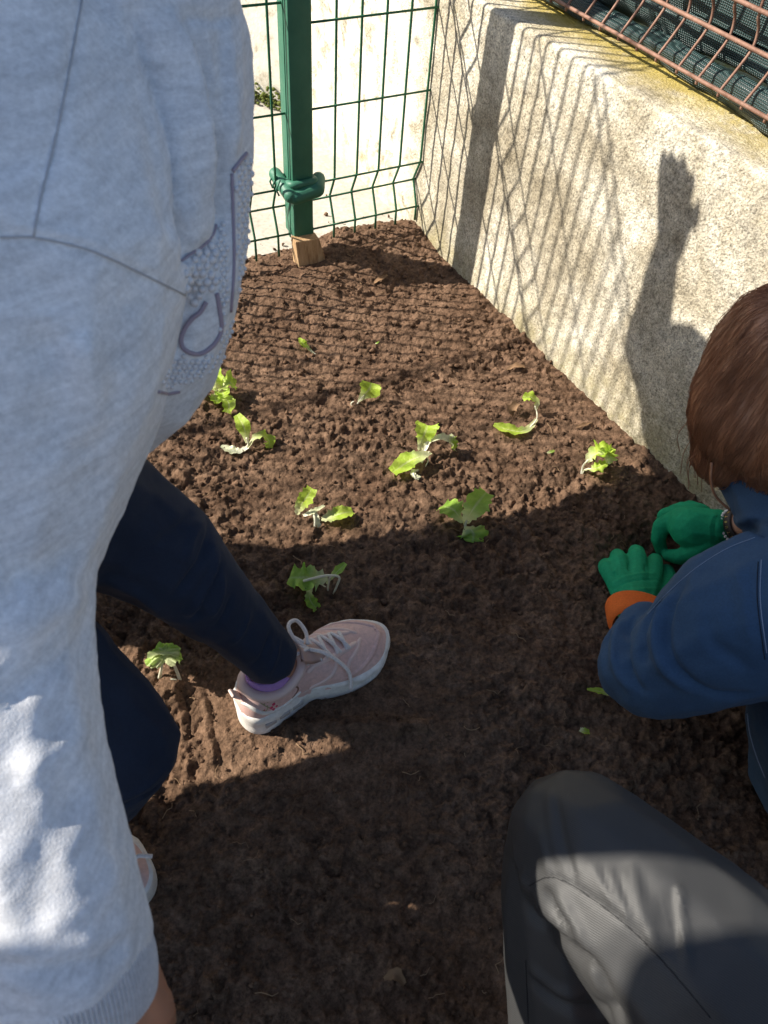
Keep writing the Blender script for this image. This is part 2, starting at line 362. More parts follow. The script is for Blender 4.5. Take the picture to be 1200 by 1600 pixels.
patch = .55+.75*smooth01((vnoise(PXY, 7, 14)-.25)*2)
H_ = H_+rough_*kk*patch*1.7
H_ += (.0032*fbm(np.stack([X*.35+.25*Y, Y*1.3, X*0], -1), 34, 3, 71)+.0022*(vnoise(PXY, 330, 15)-.5)*2)*kk
def cal(y): return float(np.clip((y-.2)/.8, .62, 1))
def splat(Hm, cnt, r0, r1, flat=.75, sel=None):
    xs = RNG.uniform(GX0, GX1, cnt); ys = RNG.uniform(GY0, GY1, cnt); rs = r0+(r1-r0)*RNG.random(cnt)**2.2
    ny, nx = Hm.shape; K = {}
    ang = RNG.uniform(0, 6.28, cnt); el = RNG.uniform(.7, 1.4, cnt)
    for x, y, r, a, e in zip(xs, ys, rs, ang, el):
        k = cal(y); 
        if k < 1 and random.random() > .35+.65*k: continue
        r = r*(.62+.38*k)
        n_ = int(r*1.5/ST)+1; ci = int((x-GX0)/ST); cj = int((y-GY0)/ST)
        i0, i1, j0, j1 = max(ci-n_, 0), min(ci+n_+1, nx), max(cj-n_, 0), min(cj+n_+1, ny)
        if i0 >= i1 or j0 >= j1 or not (0 <= ci < nx and 0 <= cj < ny): continue
        dx = (gx[i0:i1]-x)[None]; dy = (gy[j0:j1]-y)[:, None]
        u = (dx*math.cos(a)+dy*math.sin(a))/e; v = (-dx*math.sin(a)+dy*math.cos(a))*e
        q = 1-(u*u+v*v)/(r*r)
        dome = np.where(q > 0, Hm[cj, ci]-.35*r+r*flat*np.sqrt(np.clip(q, 0, 1)), -9)
        Hm[j0:j1, i0:i1] = np.maximum(Hm[j0:j1, i0:i1], dome)
    return Hm
base_mean = H_.copy()
splat(H_, 1500, .007, .019, .50)
splat(H_, 11000, .0030, .0075, .66)
splat(H_, 45000, .0018, .0042, .85)
def warp(Hm, f, amp, seed):          # shear the round lumps into ragged ones
    wx = (vnoise(PXY, f, seed)-.5)*2*amp+(vnoise(PXY, f*2.7, seed+3)-.5)*amp; wy = (vnoise(PXY, f, seed+1)-.5)*2*amp+(vnoise(PXY, f*2.7, seed+4)-.5)*amp
    u = np.clip((X+wx-GX0)/ST, 0, len(gx)-1.001); v = np.clip((Y+wy-GY0)/ST, 0, len(gy)-1.001)
    i = u.astype(int); j = v.astype(int); a = u-i; b = v-j
    return (Hm[j, i]*(1-a)+Hm[j, i+1]*a)*(1-b)+(Hm[j+1, i]*(1-a)+Hm[j+1, i+1]*a)*b
H_ = warp(H_, 75, .0065, 31); H_ = warp(H_, 210, .0028, 41)
splat(H_, 26000, .0014, .0034, .8)
H_ += .0009*(vnoise(PXY, 420, 16)-.5)*2
lowf = (H_-base_mean); H_ -= lowf.mean()
# tread print pressed into the smooth lit patch
FA, FB = PZ(300, 1100)[:2], PZ(318, 1215)[:2]; fdv = (FB-FA)/np.linalg.norm(FB-FA); fpv = np.array([-fdv[1], fdv[0]])
U = (X-FA[0])*fdv[0]+(Y-FA[1])*fdv[1]; Wv = (X-FA[0])*fpv[0]+(Y-FA[1])*fpv[1]
msk = smooth01(1-np.maximum(abs(Wv)/.045, abs(U-.05)/.085)**4*1.0)*1.
flatH = base_mean-.004+.0009*fbm(np.stack([X, Y, X*0], -1), 160, 3, 5)
zig = .0022*np.sin(U*95)
tr = np.exp(-((Wv-.016-zig)/.0045)**2)+np.exp(-((Wv+.020-zig)/.0045)**2)-.8*np.exp(-((Wv-.027-zig)/.0022)**2)-.8*np.exp(-((Wv+.008-zig)/.0022)**2)
tr = tr-.8*np.exp(-(((U+.02*np.sin(Wv*60)) % .026-.013)/.0022)**2)*(abs(Wv+.0) < .016)
H_ = H_*(1-msk)+(flatH+.0045*tr)*msk
def soil_z(x, y):
    i = int(np.clip((x-GX0)/ST, 0, len(gx)-1)); j = int(np.clip((y-GY0)/ST, 0, len(gy)-1))
    return float(H_[max(j-3, 0):j+4, max(i-3, 0):i+4].mean())
tag(obj('garden_soil', grid_mesh(X, Y, H_, 'garden_soil'), M['soil']), kind='structure')
Xo, Yo = np.meshgrid(np.arange(-3.2, 3.2, .03), np.arange(-3, 2.9, .03))
Zo = soil_macro(Xo, Yo)-.012-smooth01(1-np.maximum(abs(Xo-.18)/.85, abs(Yo-1.)/1.15)**8)*.05
tag(obj('outer_soil', grid_mesh(Xo, Yo, Zo, 'outer_soil'), M['soil']), kind='structure')
pth = grid_mesh(*np.meshgrid(np.linspace(0, 1, 60), np.linspace(0, 1, 60)), np.zeros((60, 60)))
co, _ = get(pth); s_ = -4+co[:, 0]*4.0; n_ = .05+co[:, 1]*1.6
P = W0+s_[:, None]*FD+n_[:, None]*FN; P[:, 2] = -.008+.004*fbm(P, 2, 3, 4); put(pth, P)
tag(obj('concrete_path', pth, M['path']), kind='structure')
gp = mesh_from([(-200, -200, -.09), (200, -200, -.09), (200, 200, -.09), (-200, 200, -.09)], [(0, 1, 2, 3)])
tag(obj('ground', gp, M['soil'], smooth=False), kind='structure')
# loose crumbs lying on the bed
def crumbs():
    base = ico(1); bf = bmesh.new(); bmesh.ops.create_icosphere(bf, subdivisions=1, radius=1); FB_ = np.array([[v.index for v in f.verts] for f in bf.faces]); bf.free()
    B = np.array([list(c) for c in base]); cnt = 7000; vs = []; fs = []
    xs = RNG.uniform(-.6, .95, cnt); ys = RNG.uniform(-.1, 2.05, cnt)
    rs = .0014+.0052*RNG.random(cnt)**3.0; k = 0
    for x, y, r in zip(xs, ys, rs):
        if y < .9: r *= .7
        if (x-W0[0])*WN[0]+(y-W0[1])*WN[1] > -.004: continue
        sfd = fence_side(x, y)
        if sfd > .02 and random.random() < min(.96, sfd*7): continue
        z = (soil_z(x, y) if sfd < .05 else -.006)+r*.5
        b = B*(1+RNG.uniform(-.5, .45, len(B)))[:, None]*r*RNG.uniform(.65, 1.25, 3)
        vs.append(b+(x, y, z)); fs.append(FB_+k*len(B)); k += 1
    v = np.concatenate(vs); f = np.concatenate(fs)
    me = bpy.data.meshes.new('crumbs'); me.vertices.add(len(v)); me.vertices.foreach_set('co', v.astype(np.float32).ravel())
    me.loops.add(f.size); me.loops.foreach_set('vertex_index', f.astype(np.int32).ravel()); me.polygons.add(len(f)); me.polygons.foreach_set('loop_start', np.arange(len(f), dtype=np.int32)*3)
    me.update(calc_edges=True); return me
tag(obj('soil_crumbs', crumbs(), M['soil']), kind='stuff')
# ------------------------------------------------------------------ concrete wall
def wall():
    xs = np.arange(-2.6, 2.3, .007)
    prof = [(-.02-.0, -.20)]+[(0, z) for z in np.arange(-.15, .562, .007)]
    for a in np.linspace(0, math.pi/2, 8): prof.append((.009-.009*math.cos(a), WALLH-.009+.009*math.sin(a)))
    prof += [(y, WALLH) for y in np.arange(.014, .30, .006)]+[(.30, -.2)]
    pr = np.array(prof); Xw = np.repeat(xs[None], len(pr), 0); Yw = np.repeat(pr[:, 0:1], len(xs), 1).copy(); Zw = np.repeat(pr[:, 1:2], len(xs), 1).copy()
    P = np.stack([Xw, Yw, Zw], -1); a = .0022*fbm(P, 26, 4, 21)+.0028*fbm(P, 6, 3, 31)
    edge = np.exp(-((Yw-.01)**2+(Zw-WALLH+.01)**2)/.02**2); chip = edge*(.006*np.clip(fbm(P, 22, 3, 41), 0, 1)+.004*fbm(P, 9, 2, 43)**2)
    front = (Yw < .012); topm = (Zw > WALLH-.012)
    Yw -= np.where(front, a, 0)-chip; Zw += np.where(topm, a, 0)-chip
    me = grid_mesh(Xw, Yw, Zw); me.flip_normals()
    o = obj('concrete_wall', me, M['wall']); o.matrix_world = Matrix(((WD[0], WN[0], 0, W0[0]), (WD[1], WN[1], 0, W0[1]), (0, 0, 1, 0), (0, 0, 0, 1)))
    return tag(o, 'low rough concrete wall with yellow lichen on its top, along the right of the soil bed', 'wall')
wall()
def WL(x, y, z): return W0+WD*x+WN*y+np.array([0, 0, z])
# white wall beyond the path, with moss at its foot
a = PZ(360, 136); b = PZ(505, 178); dd = nrm(b-a); nn = np.array([-dd[1], dd[0], 0]); c = (a+b)/2-dd*.75
wb = box_bm(c+nn*.10+np.array([0, 0, .6]), (2.0, .2, 1.3), Matrix.Rotation(math.atan2(dd[1], dd[0]), 3, 'Z'), .01)
ww = mat('whitewash', (.75, .71, .62, 1), .9, .2); n = N(ww); n.col(n.ramp(n.noise(9, 6, .7, dist=.4), [(.34, (.40, .34, .25, 1)), (.45, (.72, .67, .57, 1)), (.7, (.82, .79, .72, 1))])); n.bump(n.noise(120, 5), .5, .003)
tag(obj('white_wall', wb, ww, smooth=False), 'bright whitewashed wall beyond the path, left of the green post', 'wall')
bm = bmesh.new(); mm = mat('moss', (.10, .12, .03, 1), .95, .1)
for k in range(900):
    u = RNG.uniform(-.35, .35); h = RNG.random()**2*.04; p = a+dd*(u+.0)-nn*(.004+RNG.random()**2*.05)+np.array([0, 0, h*(RNG.random() < .6)])
    r = RNG.uniform(.003, .008); bmesh.ops.create_icosphere(bm, subdivisions=1, radius=r, matrix=Matrix.Translation(V(p)) @ Matrix.Diagonal((1, 1, RNG.uniform(.4, 1.), 1)))
tag(obj('moss', bm, mm), kind='stuff')
# ------------------------------------------------------------------ mesh fence
def fence_panel(s0, s1, n_w, fold_z, rails, label, zb, top, ang=0., jitter=.0):
    d = rot_about(FD, (0, 0, 1), ang); nf = np.array([-d[1], d[0], 0])
    org = W0-FD*s0+np.array([0, 0, 0])
    root = empty('mesh_fence_panel', org, label, 'fence')
    L = s1-s0; out = .026
    def P(s, z): # s measured away from the wall; folds push to the far side
        o = 0.
        for (za, zm, zc) in fold_z:
            if za < z < zc: o = out*(1-abs(z-zm)/(zm-za) if z < zm else 1-abs(z-zm)/(zc-zm))
        return org-d*s+nf*o+np.array([0, 0, z])
    zs = [zb]+sorted([z for f_ in fold_z for z in f_])+[top]
    for k in range(n_w):
        s = .0045+k*.0587
        if s > L: break
        dz = random.uniform(-.006, .0)
        pts = [P(s, z) for z in zs]
        # rounded bends
        q = []
        for i, p in enumerate(pts):
            if 0 < i < len(pts)-1:
                q += [p+(pts[i-1]-p)*min(.25, .012/np.linalg.norm(pts[i-1]-p)), p, p+(pts[i+1]-p)*min(.25, .012/np.linalg.norm(pts[i+1]-p))]
            else: q.append(p)
        child('wire', tube_bm(q, .0029, 8), M['wire'], root)
    for z in rails:
        p = P(.002, z)-nf*.0045; e = P(L, z)-nf*.0045
        child('rail', tube_bm([p+d*.012, (p+e)/2, e], .0025, 8), M['wire'], root)
    return root
ZF = [(.068, .128, .184), (.600, .655, .705)]
fence_panel(0, .325, 6, ZF, [.068, .128, .184, .352, .52, .600, .655, .705, .87, 1.04, 1.2], 'green welded mesh fence panel between the green post and the concrete wall', .028, 1.25)
ZF2 = [(.068, .128, .184), (.735, .79, .85)]
fence_panel(.325, 2.6, 40, ZF2, [.068, .128, .184, .352, .56, .735, .79, .85, 1.06, 1.30, 1.34], 'green welded mesh fence panel to the left of the green post', .010, 1.36, math.radians(-2))
# post
pc = W0-FD*.3335-FN*.002
root = empty('fence_post', pc, 'green square metal fence post with a clamped collar, standing on a wooden wedge', 'fence post')
zr = math.atan2(FD[1], FD[0]); RZ = Matrix.Rotation(zr, 3, 'Z')
child('post_tube', box_bm(pc+np.array([0, 0, .068+.85]), (.050, .056, 1.70), RZ, .003), M['post'], root)
bm = bmesh.new()
for sx in (-1, 1):
    box_bm(pc+FD*sx*.0255+np.array([0, 0, .91]), (.002, .012, 1.7), RZ, 0, bm)
child('groove_strip', bm, M['post'], root, False)
def collar():
    zc = .190; bm = bmesh.new(); prm = []
    for k in range(41):
        a = 2*math.pi*k/40; c, s = math.cos(a), math.sin(a); e = .38
        prm.append((math.copysign(abs(c)**e, c)*.031, math.copysign(abs(s)**e, s)*.034))
    sep_ = []
    for j, (dz, r) in enumerate(((-.004, .0105), (.009, .0095))):
        ring = [pc+FD*x+FN*y+np.array([0, 0, zc+dz+.014*(y/.034)*-.5]) for x, y in prm]
        tube_bm(ring, r, 10, bm, cap=False)
    o = child('clamp_collar', bm, M['post'], root)
    # bulging closure at the front right corner and at the left
    me = organic([((pc+FD*.030-FN*.040+np.array([0, 0, zc]), .018), (pc+FD*.046-FN*.012+np.array([0, 0, zc+.008]), .0165)),
                  ((pc+FD*.030-FN*.040+np.array([0, 0, zc]), .018), (pc-FD*.026-FN*.042+np.array([0, 0, zc-.008]), .0165)),
                  ((pc-FD*.036-FN*.038+np.array([0, 0, zc-.004]), .0165), (pc-FD*.044+FN*.030+np.array([0, 0, zc+.016]), .0155))], .0022, 3)
    child('clamp_jaw', me, M['post'], root)
    bm = bmesh.new()
    for yy in (-.018, .002, .02): tube_bm([pc-FD*.056+FN*yy+np.array([0, 0, zc-.010]), pc-FD*.062+FN*yy+np.array([0, 0, zc+.006]), pc-FD*.050+FN*(yy+.004)+np.array([0, 0, zc+.024])], .0022, 8, bm)
    child('clamp_rib', bm, M['post'], root)
collar()
# wooden wedge under the post
tp = PZ(476, 425, .006); ux = nrm(PZ(503, 418)-PZ(460, 426)); uy = np.array([-ux[1], ux[0], 0])
wroot_c = pc-FN*.034
wv_ = []
R_ = [(-.026, -.030, -.03), (.048, -.030, -.03), (.048, .014, -.03), (-.026, .014, -.03), (-.032, -.016, .074), (.030, -.016, .070), (.030, .012, .072), (-.032, .012, .076), (.040, -.024, .028), (.038, .014, .03)]
V8 = [wroot_c+FD*x+FN*y+np.array([0, 0, z]) for x, y, z in R_]
wm = mesh_from(V8, [(0, 1, 8, 5, 4), (1, 2, 9, 8), (8, 9, 6, 5), (2, 3, 7, 6, 9), (3, 0, 4, 7), (4, 5, 6, 7), (3, 2, 1, 0)])
b_ = bmesh.new(); b_.from_mesh(wm); bmesh.ops.bevel(b_, geom=b_.edges[:], offset=.0012, segments=1, affect='EDGES')
tag(obj('wooden_wedge', b_, M['wood'], smooth=False), 'short sawn wooden block wedged in the soil at the foot of the green post', 'wood block')
# ------------------------------------------------------------------ rusty mesh and rolled netting on the wall
rm = empty('rusty_mesh_fence', WL(.6, .10, WALLH), 'rusty welded wire fence standing on top of the concrete wall', 'fence')
RR = [(.078, .606, .0034), (.116, .664, .0036), (.100, .718, .0036), (.10, .93, .003), (.10, 1.13, .003)]
for y, z, r in RR:
    child('rail', tube_bm([WL(-.6, y, z), WL(.5, y+.001, z+.001), WL(1.7, y, z)], r, 8), M['rust'], rm)
for k in range(46):
    x = -.58+k*.0495+random.uniform(-.002, .002)
    pts = spline([WL(x, .081, .598), WL(x, .082, .607), WL(x, .104, .636), WL(x, .121, .664), WL(x-.002, .120, .69), WL(x-.001, .105, .718), WL(x, .104, .80), WL(x, .104, 1.14)], 4)
    child('wire', tube_bm(pts, .0025, 7), M['rust'], rm)
nr = empty('netting_roll', WL(.6, .13, WALLH), 'rolled dark green shade netting bundled behind the rusty fence on the wall top', 'netting')
def lump(y, z, r, seed, sag=.008):
    bm = bmesh.new(); xs = np.arange(-.5, 1.7, .009); nn_ = 26; rings = []
    for x in xs:
        cy = y+.010*math.sin(x*4.1+seed)+.005*math.sin(x*11+seed*2); cz = z+.005*math.sin(x*5.3+seed*3)
        rr = r*(1+.16*math.sin(x*8.7+seed)+.10*math.sin(x*23+seed*1.7))
        ring = []
        for k in range(nn_):
            a = 2*math.pi*k/nn_; q = np.array([x, math.cos(a)*.03, math.sin(a)*.03])
            n1 = float(vnoise(q*np.array([22, 60, 60]), 1., seed))-.5; rk = rr*(1+.34*n1+.10*math.cos(3*a+x*9))
            ring.append(bm.verts.new(V(WL(x, cy+math.cos(a)*rk, max(cz+math.sin(a)*rk*.9, WALLH+.003)))))
        rings.append(ring)
    for A, B in zip(rings, rings[1:]):
        for k in range(nn_): bm.faces.new((A[k], A[(k+1) % nn_], B[(k+1) % nn_], B[k]))
    return bm
child('roll', lump(.132, .598, .024, 1), M['net'], nr)
child('roll', lump(.172, .636, .034, 5), M['net'], nr)
child('roll', lump(.20, .678, .034, 9), M['net'], nr)
xs = np.linspace(-.5, 1.7, 200); zs = np.linspace(.66, 1.12, 40); A_, B_ = np.meshgrid(xs, zs)
Yn = .150+.008*fbm(np.stack([A_, B_*.4, A_*0], -1), 12, 3, 2)
for t_, nm in ((0, 'sheet'),):
    Pn = W0[None, None]+A_[..., None]*WD+Yn[..., None]*WN+B_[..., None]*np.array([0, 0, 1.]); child(nm, grid_mesh(Pn[..., 0], Pn[..., 1], Pn[..., 2]), M['net'], nr)
# ------------------------------------------------------------------ people helpers
def hand_segs(wrist, d, n, size, curls, thumb, spread=.10, fr=.0085, side=1):
    """palm and five fingers; d = towards the fingers, n = out of the back of the hand, curls = bend per finger (3 joints, radians)"""
    d = nrm(d); n = nrm(np.array(n)-np.dot(n, d)*d); s = np.cross(d, n)*side; S = size; w = np.array(wrist, float); out = []
    out.append(((w, .021*S/.18), (w+d*.03*S/.18, .018*S/.18)))
    k = S/.18; base = []
    for i in range(4):
        off = (i-1.5)*.0205*k; L = (.084, .090, .086, .074)[i]*k
        b0 = w+d*.012*k+s*off*.6; b1 = w+d*L+s*off; out.append(((b0, .0135*k), (b1, .0112*k))); base.append((b1, s*off))
    for a, b in zip(base, base[1:]): out.append(((a[0]-d*.012*k, .011*k), (b[0]-d*.012*k, .011*k)))
    fl = ((.042, .026, .020), (.046, .029, .021), (.043, .027, .021), (.033, .020, .018))
    for i in range(4):
        p = base[i][0]; dd = nrm(d+s*(i-1.5)*spread); r = fr*k*(1.0, 1.02, .98, .86)[i]
        for j in range(3):
            dd = rot_about(dd, np.cross(n, d), curls[i][j]); q = p+dd*fl[i][j]*k
            out.append(((p, r*(1.08-.08*j)), (q, r*(1.0-.09*j)))); p = q
    tb = w+d*.022*k-s*.022*k; td = nrm(thumb[0]*d-thumb[1]*s-thumb[2]*n); p = tb
    for j, (L, r) in enumerate(((.036, .0135), (.030, .0105), (.024, .0092))):
        q = p+td*L*k; out.append(((p, r*k), (q, r*k*.94))); p = q; td = nrm(rot_about(td, np.cross(n, d), thumb[3]*.6)+thumb[3]*.35*s)
    return out
def head_segs(c, face, r=.085):
    f = nrm((face[0], face[1], 0)); c = np.array(c, float); z = np.array([0, 0, 1.])
    return [((c+z*.03-f*.01, (r*.92, r*.92, r)), (c-z*.03+f*.02, (r*.78, r*.78, r*.8))), ((c+f*(r+.005)-z*.012, .010), (c+f*r*.92+z*.018, .008)), ((c-z*.075+f*.055, .022), (c-z*.06+f*.03, .04)),
            ((c+np.cross(f, z)*r*.95, (.012, .012, .022)), (c+np.cross(f, z)*r*.85, .014)), ((c-np.cross(f, z)*r*.95, (.012, .012, .022)), (c-np.cross(f, z)*r*.85, .014))]
def face_bits(c, face, root, r=.085):
    f = nrm((face[0], face[1], 0)); s = np.cross(f, (0, 0, 1)); c = np.array(c, float); z = np.array([0, 0, 1.])
    for k in (-1, 1):
        b = bmesh.new(); bmesh.ops.create_icosphere(b, subdivisions=2, radius=.010, matrix=Matrix.Translation(V(c+f*r*.86+s*k*.030+z*.008))); child('eye', b, M['bead'], root)
    child('mouth', tube_bm([c+f*(r*.93)+s*-.02-z*.045, c+f*(r*.99)-z*.047, c+f*(r*.93)+s*.02-z*.045], .004, 6), M['red'], root)
# ------------------------------------------------------------------ girl in the grey sweatshirt
G = empty('person', (-.25, .40, 0), 'person in a grey melange sweatshirt, navy trousers and pink sneakers, crouching in the left foreground', 'person')
hipc = PD(-40, 830, .72); hip2 = PD(-110, 1010, .70); hip1 = PD(40, 760, .74)
kn1 = PD(262, 868, .86); an1 = PD(430, 1042, 1.10); kn2 = PD(184, 1162, .84); an2 = np.array([-.375, .235, .07])
sh1 = PD(70, 420, .53); wr1 = PD(118, 1570, .475); el1 = PD(-10, 980, .52)
sh2 = np.array([-.26, .74, .86]); nk = np.array([-.30, .60, .97]); hd = np.array([-.27, .64, 1.13])
wrF = PD(176, 1500, .50)
hd_dir = nrm(PD(206, 1700, .545)-PD(176, 1500, .50))
bs = [((hipc, .09), ((sh1+sh2)/2-(0, 0, .03), .085)), ((hip1, .07), (kn1, .042)), ((kn1, .042), (an1, .026)), ((hip2, .07), (kn2, .042)), ((kn2, .042), (an2, .026)),
      ((sh1, .035), (el1, .03)), ((el1, .03), (wrF, .019)), ((sh2, .035), (sh2+(.03, .03, -.25), .03)), ((sh2+(.03, .03, -.25), .03), (-.06, .62, .52), .02)[:2] if False else ((sh2+(.03, .03, -.25), .03), (np.array([-.30, .62, .56]), .02)),
      (((sh1+sh2)/2, .05), (nk, .04)), ((nk, .035), (hd-(0, 0, .06), .035)), ((an1, .026), (an1+(.035, .025, -.045), .016))]
bs += head_segs(hd, (1, -.1))
bs += hand_segs(wrF, hd_dir, RC @ np.array([.45, -.2, -1.]), .155, [(.35, .5, .3)]*4, (.8, .6, .2, .2), side=-1)
me = organic(bs, .0035, 3); child('body', me, M['skin'], G); face_bits(hd, (1, -.1), G)
child('hair', organic([((hd+(-.012, 0, .035), .098), (hd+(-.03, 0, -.02), .092)), ((hd+(-.07, 0, -.02), .06), (hd+(-.10, 0, -.14), .035))], .006, 3), M['hair2'], G)
# sweatshirt: sleeve and shoulder cap over the draped front
def px(x, y, r, d): return (PD(x, y, d), r/F*d)
S = []
def chain(L, flat=None):
    out = []
    for a, b in zip(L, L[1:]): out.append((px(*a), px(*b)))
    return out
S += chain([(-40, 30, 232, .56), (0, 200, 250, .54), (45, 400, 236, .53)])                 # shoulder cap
S += chain([(52, 440, 240, .525), (45, 560, 226, .52), (18, 690, 198, .515), (-5, 850, 156, .51), (-8, 1000, 148, .50), (8, 1180, 152, .49), (42, 1340, 156, .48), (92, 1480, 142, .475)])
S += chain([(80, -150, 190, .60), (120, 60, 262, .66), (110, 300, 260, .68), (70, 480, 225, .72), (40, 640, 180, .76)])   # chest and belly
S += chain([(150, -120, 195, .60), (195, 60, 195, .60), (200, 250, 198, .60), (190, 400, 196, .61), (160, 520, 192, .62), (100, 600, 168, .65)])       # draped front
S += chain([(190, -60, 120, .56), (222, 110, 100, .555), (236, 260, 96, .555), (234, 350, 98, .56), (205, 420, 92, .57)])  # front fold
S += [((np.array(hipc)+(.03, .05, .06), .10), (PD(60, 560, .76), .12)), ((sh1, .06), (nk-(0, 0, .05), .07)), ((sh2, .055), (nk-(0, 0, .05), .06)), ((sh2, .06), (sh2+(.03, .03, -.25), .05)), ((sh2+(.03, .03, -.25), .05), (np.array([-.31, .63, .55]), .04))]
me = organic(S, .0042, 5)
T0 = bvh(me)
crease(me, [([(205, 0), (214, 50), (250, 150), (273, 245), (284, 350), (293, 420)], -.013, .0075), ([(190, 0), (199, 50), (232, 150), (254, 245), (264, 350), (272, 420)], .005, .009),
    ([(283, 0), (317, 87), (339, 197), (348, 300), (349, 345), (338, 372)], -.010, .006), ([(262, 10), (298, 90), (320, 200), (328, 310)], .005, .007), ([(276, 412), (300, 400), (322, 386), (340, 366)], -.004, .004),
    ([(298, 430), (302, 470), (288, 530), (268, 590)], -.009, .006), ([(360, 30), (366, 150), (364, 250)], .0025, .006),
    ([(60, 470), (150, 462), (240, 470), (292, 482)], 0, .01),
    ([(0, 372), (60, 373), (140, 392), (215, 425), (290, 462)], -.0022, .0032), ([(0, 362), (60, 363), (140, 382), (215, 414), (285, 448)], .0014, .005),
    ([(128, 0), (110, 100), (88, 210), (66, 300), (52, 370)], -.0020, .0030),
    ([(205, 480), (215, 560), (190, 660), (150, 740)], .004, .012), ([(60, 500), (90, 600), (80, 720)], -.004, .012), ([(120, 520), (150, 600), (140, 700)], .004, .010),
    ([(130, 860), (60, 900), (0, 910)], -.005, .010), ([(135, 930), (70, 960), (0, 1000)], .005, .011), ([(140, 1000), (60, 1050), (0, 1100)], -.005, .011),
    ([(140, 1120), (90, 1180), (20, 1210)], .003, .01), ([(150, 1210), (90, 1290), (60, 1400)], -.003, .012), ([(200, 1350), (130, 1420), (60, 1440)], .003, .010),
    ([(224, 1455), (150, 1495), (60, 1512), (0, 1505)], -.005, .007), ([(226, 1440), (150, 1478), (60, 1495), (0, 1490)], .003, .007),
    ([(300, 30), (318, 120), (330, 220), (334, 330)], .003, .006), ([(250, 60), (285, 160), (300, 260), (300, 330)], -.003, .008),
    ([(345, 0), (352, 120), (350, 240), (345, 330)], -.004, .007), ([(370, 20), (374, 140), (372, 240)], .003, .007), ([(290, 20), (330, 28), (388, 22)], -.003, .004),
    ([(330, 540), (290, 580), (240, 620)], -.002, .006)], T0)
rumple(me, .0045, 14, 61, (1, 1, .7), 3); rumple(me, .0012, 70, 64, (1, 1, 1.6), 3)
sw = child('sweatshirt', me, M['sweat'], G)
TS = bvh(me)
# ribbed cuff
def cuff():
    c0 = PD(100, 1492, .475); c1 = PD(122, 1588, .478); ax = nrm(c1-c0); L = np.linalg.norm(c1-c0); r0 = 128/F*.475
    u = nrm(np.cross(ax, (0, 0, 1.))); v = np.cross(ax, u); nn_ = 1440; bm = bmesh.new(); rings = []
    for j in range(26):
        t = j/25; rr = r0*(1.00+.05*math.sin(math.pi*min(t*1.05, 1))-.05*t)
        if j >= 23: rr -= (0, .0022, .006)[j-23]
        p = c0+ax*(L*min(t, .97))
        rings.append([bm.verts.new(V(p+(u*math.cos(a)+v*math.sin(a))*(rr+(.00075*math.sin(a*118) if j < 25 else 0)))) for a in np.linspace(0, 2*math.pi, nn_, endpoint=False)])
    for A, B in zip(rings, rings[1:]):
        for k in range(nn_): bm.faces.new((A[k], A[(k+1) % nn_], B[(k+1) % nn_], B[k]))
    return bm
child('cuff', cuff(), M['cuff'], sw)
def surf_line(tree, L, off=.0005, n=8):
    out = []
    for q in spline(L, n):
        h, no = onto(tree, q[0], q[1])
        if h is not None: out.append(np.array(h)+np.array(no)*off)
    return out
def cords(tree, L, r, m_, parent, name='cord', flat=1.):
    P_ = surf_line(tree, L); run = []; 
    for p in P_+[None]:
        if p is not None and (not run or np.linalg.norm(p-run[-1]) < .02): run.append(p)
        else:
            if len(run) > 2: child(name, tube_bm(run, r, 6), m_, parent)
            run = [p] if p is not None else []
for L, r in (([(281, 410), (300, 396), (320, 382), (332, 366), (337, 352)], .0011), ([(322, 472), (312, 488), (300, 498), (288, 515), (283, 532), (288, 546), (305, 553), (322, 548), (338, 532), (345, 512), (343, 488), (338, 458)], .0019),
             ([(362, 272), (364, 340), (365, 400), (363, 450), (360, 486)], .0014), ([(363, 268), (372, 255), (384, 240)], .0017), ([(247, 612), (262, 615), (280, 612)], .0012)):
    cords(TS, L, r, M['cord'], sw)
for L in ([(0, 371), (60, 372), (140, 391), (215, 424), (289, 461)], [(128, 0), (110, 100), (88, 210), (66, 300), (52, 370)]): cords(TS, L, .0006, M['seam'], sw, 'seam')
pm = bpy.data.meshes.new('pearl'); b_ = bmesh.new(); bmesh.ops.create_icosphere(b_, subdivisions=2, radius=1); b_.to_mesh(pm); b_.free(); pm.materials.append(M['pearl']); pm.polygons.foreach_set('use_smooth', [True]*len(pm.polygons))
def inside(p, poly):
    x, y = p; r = False
    for (x1, y1), (x2, y2) in zip(poly, poly[1:]+poly[:1]):
        if (y1 > y) != (y2 > y) and x < (x2-x1)*(y-y1)/(y2-y1)+x1: r = not r
    return r
regs = [([(284, 415), (335, 372), (340, 385), (340, 450), (322, 462), (300, 492), (290, 470)], 13, .0031),
        ([(340, 360), (352, 335), (356, 420), (352, 520), (340, 545), (345, 500), (342, 450)], 9, .0022),
        ([(369, 272), (385, 246), (402, 262), (402, 330), (392, 400), (372, 495), (368, 400)], 9.5, .0025),
        ([(352, 520), (362, 495), (372, 495), (350, 560), (320, 590), (250, 612), (262, 570), (283, 556), (310, 562), (338, 548)], 9, .0021)]
cnt = 0
for poly, stp, r in regs:
    xs_ = [p[0] for p in poly]; ys_ = [p[1] for p in poly]; j = 0; y = min(ys_)
    while y < max(ys_):
        x = min(xs_)+(j % 2)*stp/2
        while x < max(xs_):
            q = (x+random.uniform(-.12, .12)*stp, y+random.uniform(-.12, .12)*stp)
            if inside(q, poly) and cnt < 290:
                h, no = onto(TS, *q)
                if h is not None:
                    o = link(bpy.data.objects.new('pearl', pm), sw); rr = r*random.uniform(.85, 1.15)
                    o.matrix_basis = Matrix.Translation(h) @ Matrix.Scale(rr, 4); o.matrix_parent_inverse = G.matrix_basis.inverted() if False else Matrix(); o.location = h; cnt += 1
            x += stp
        y += stp*.87; j += 1
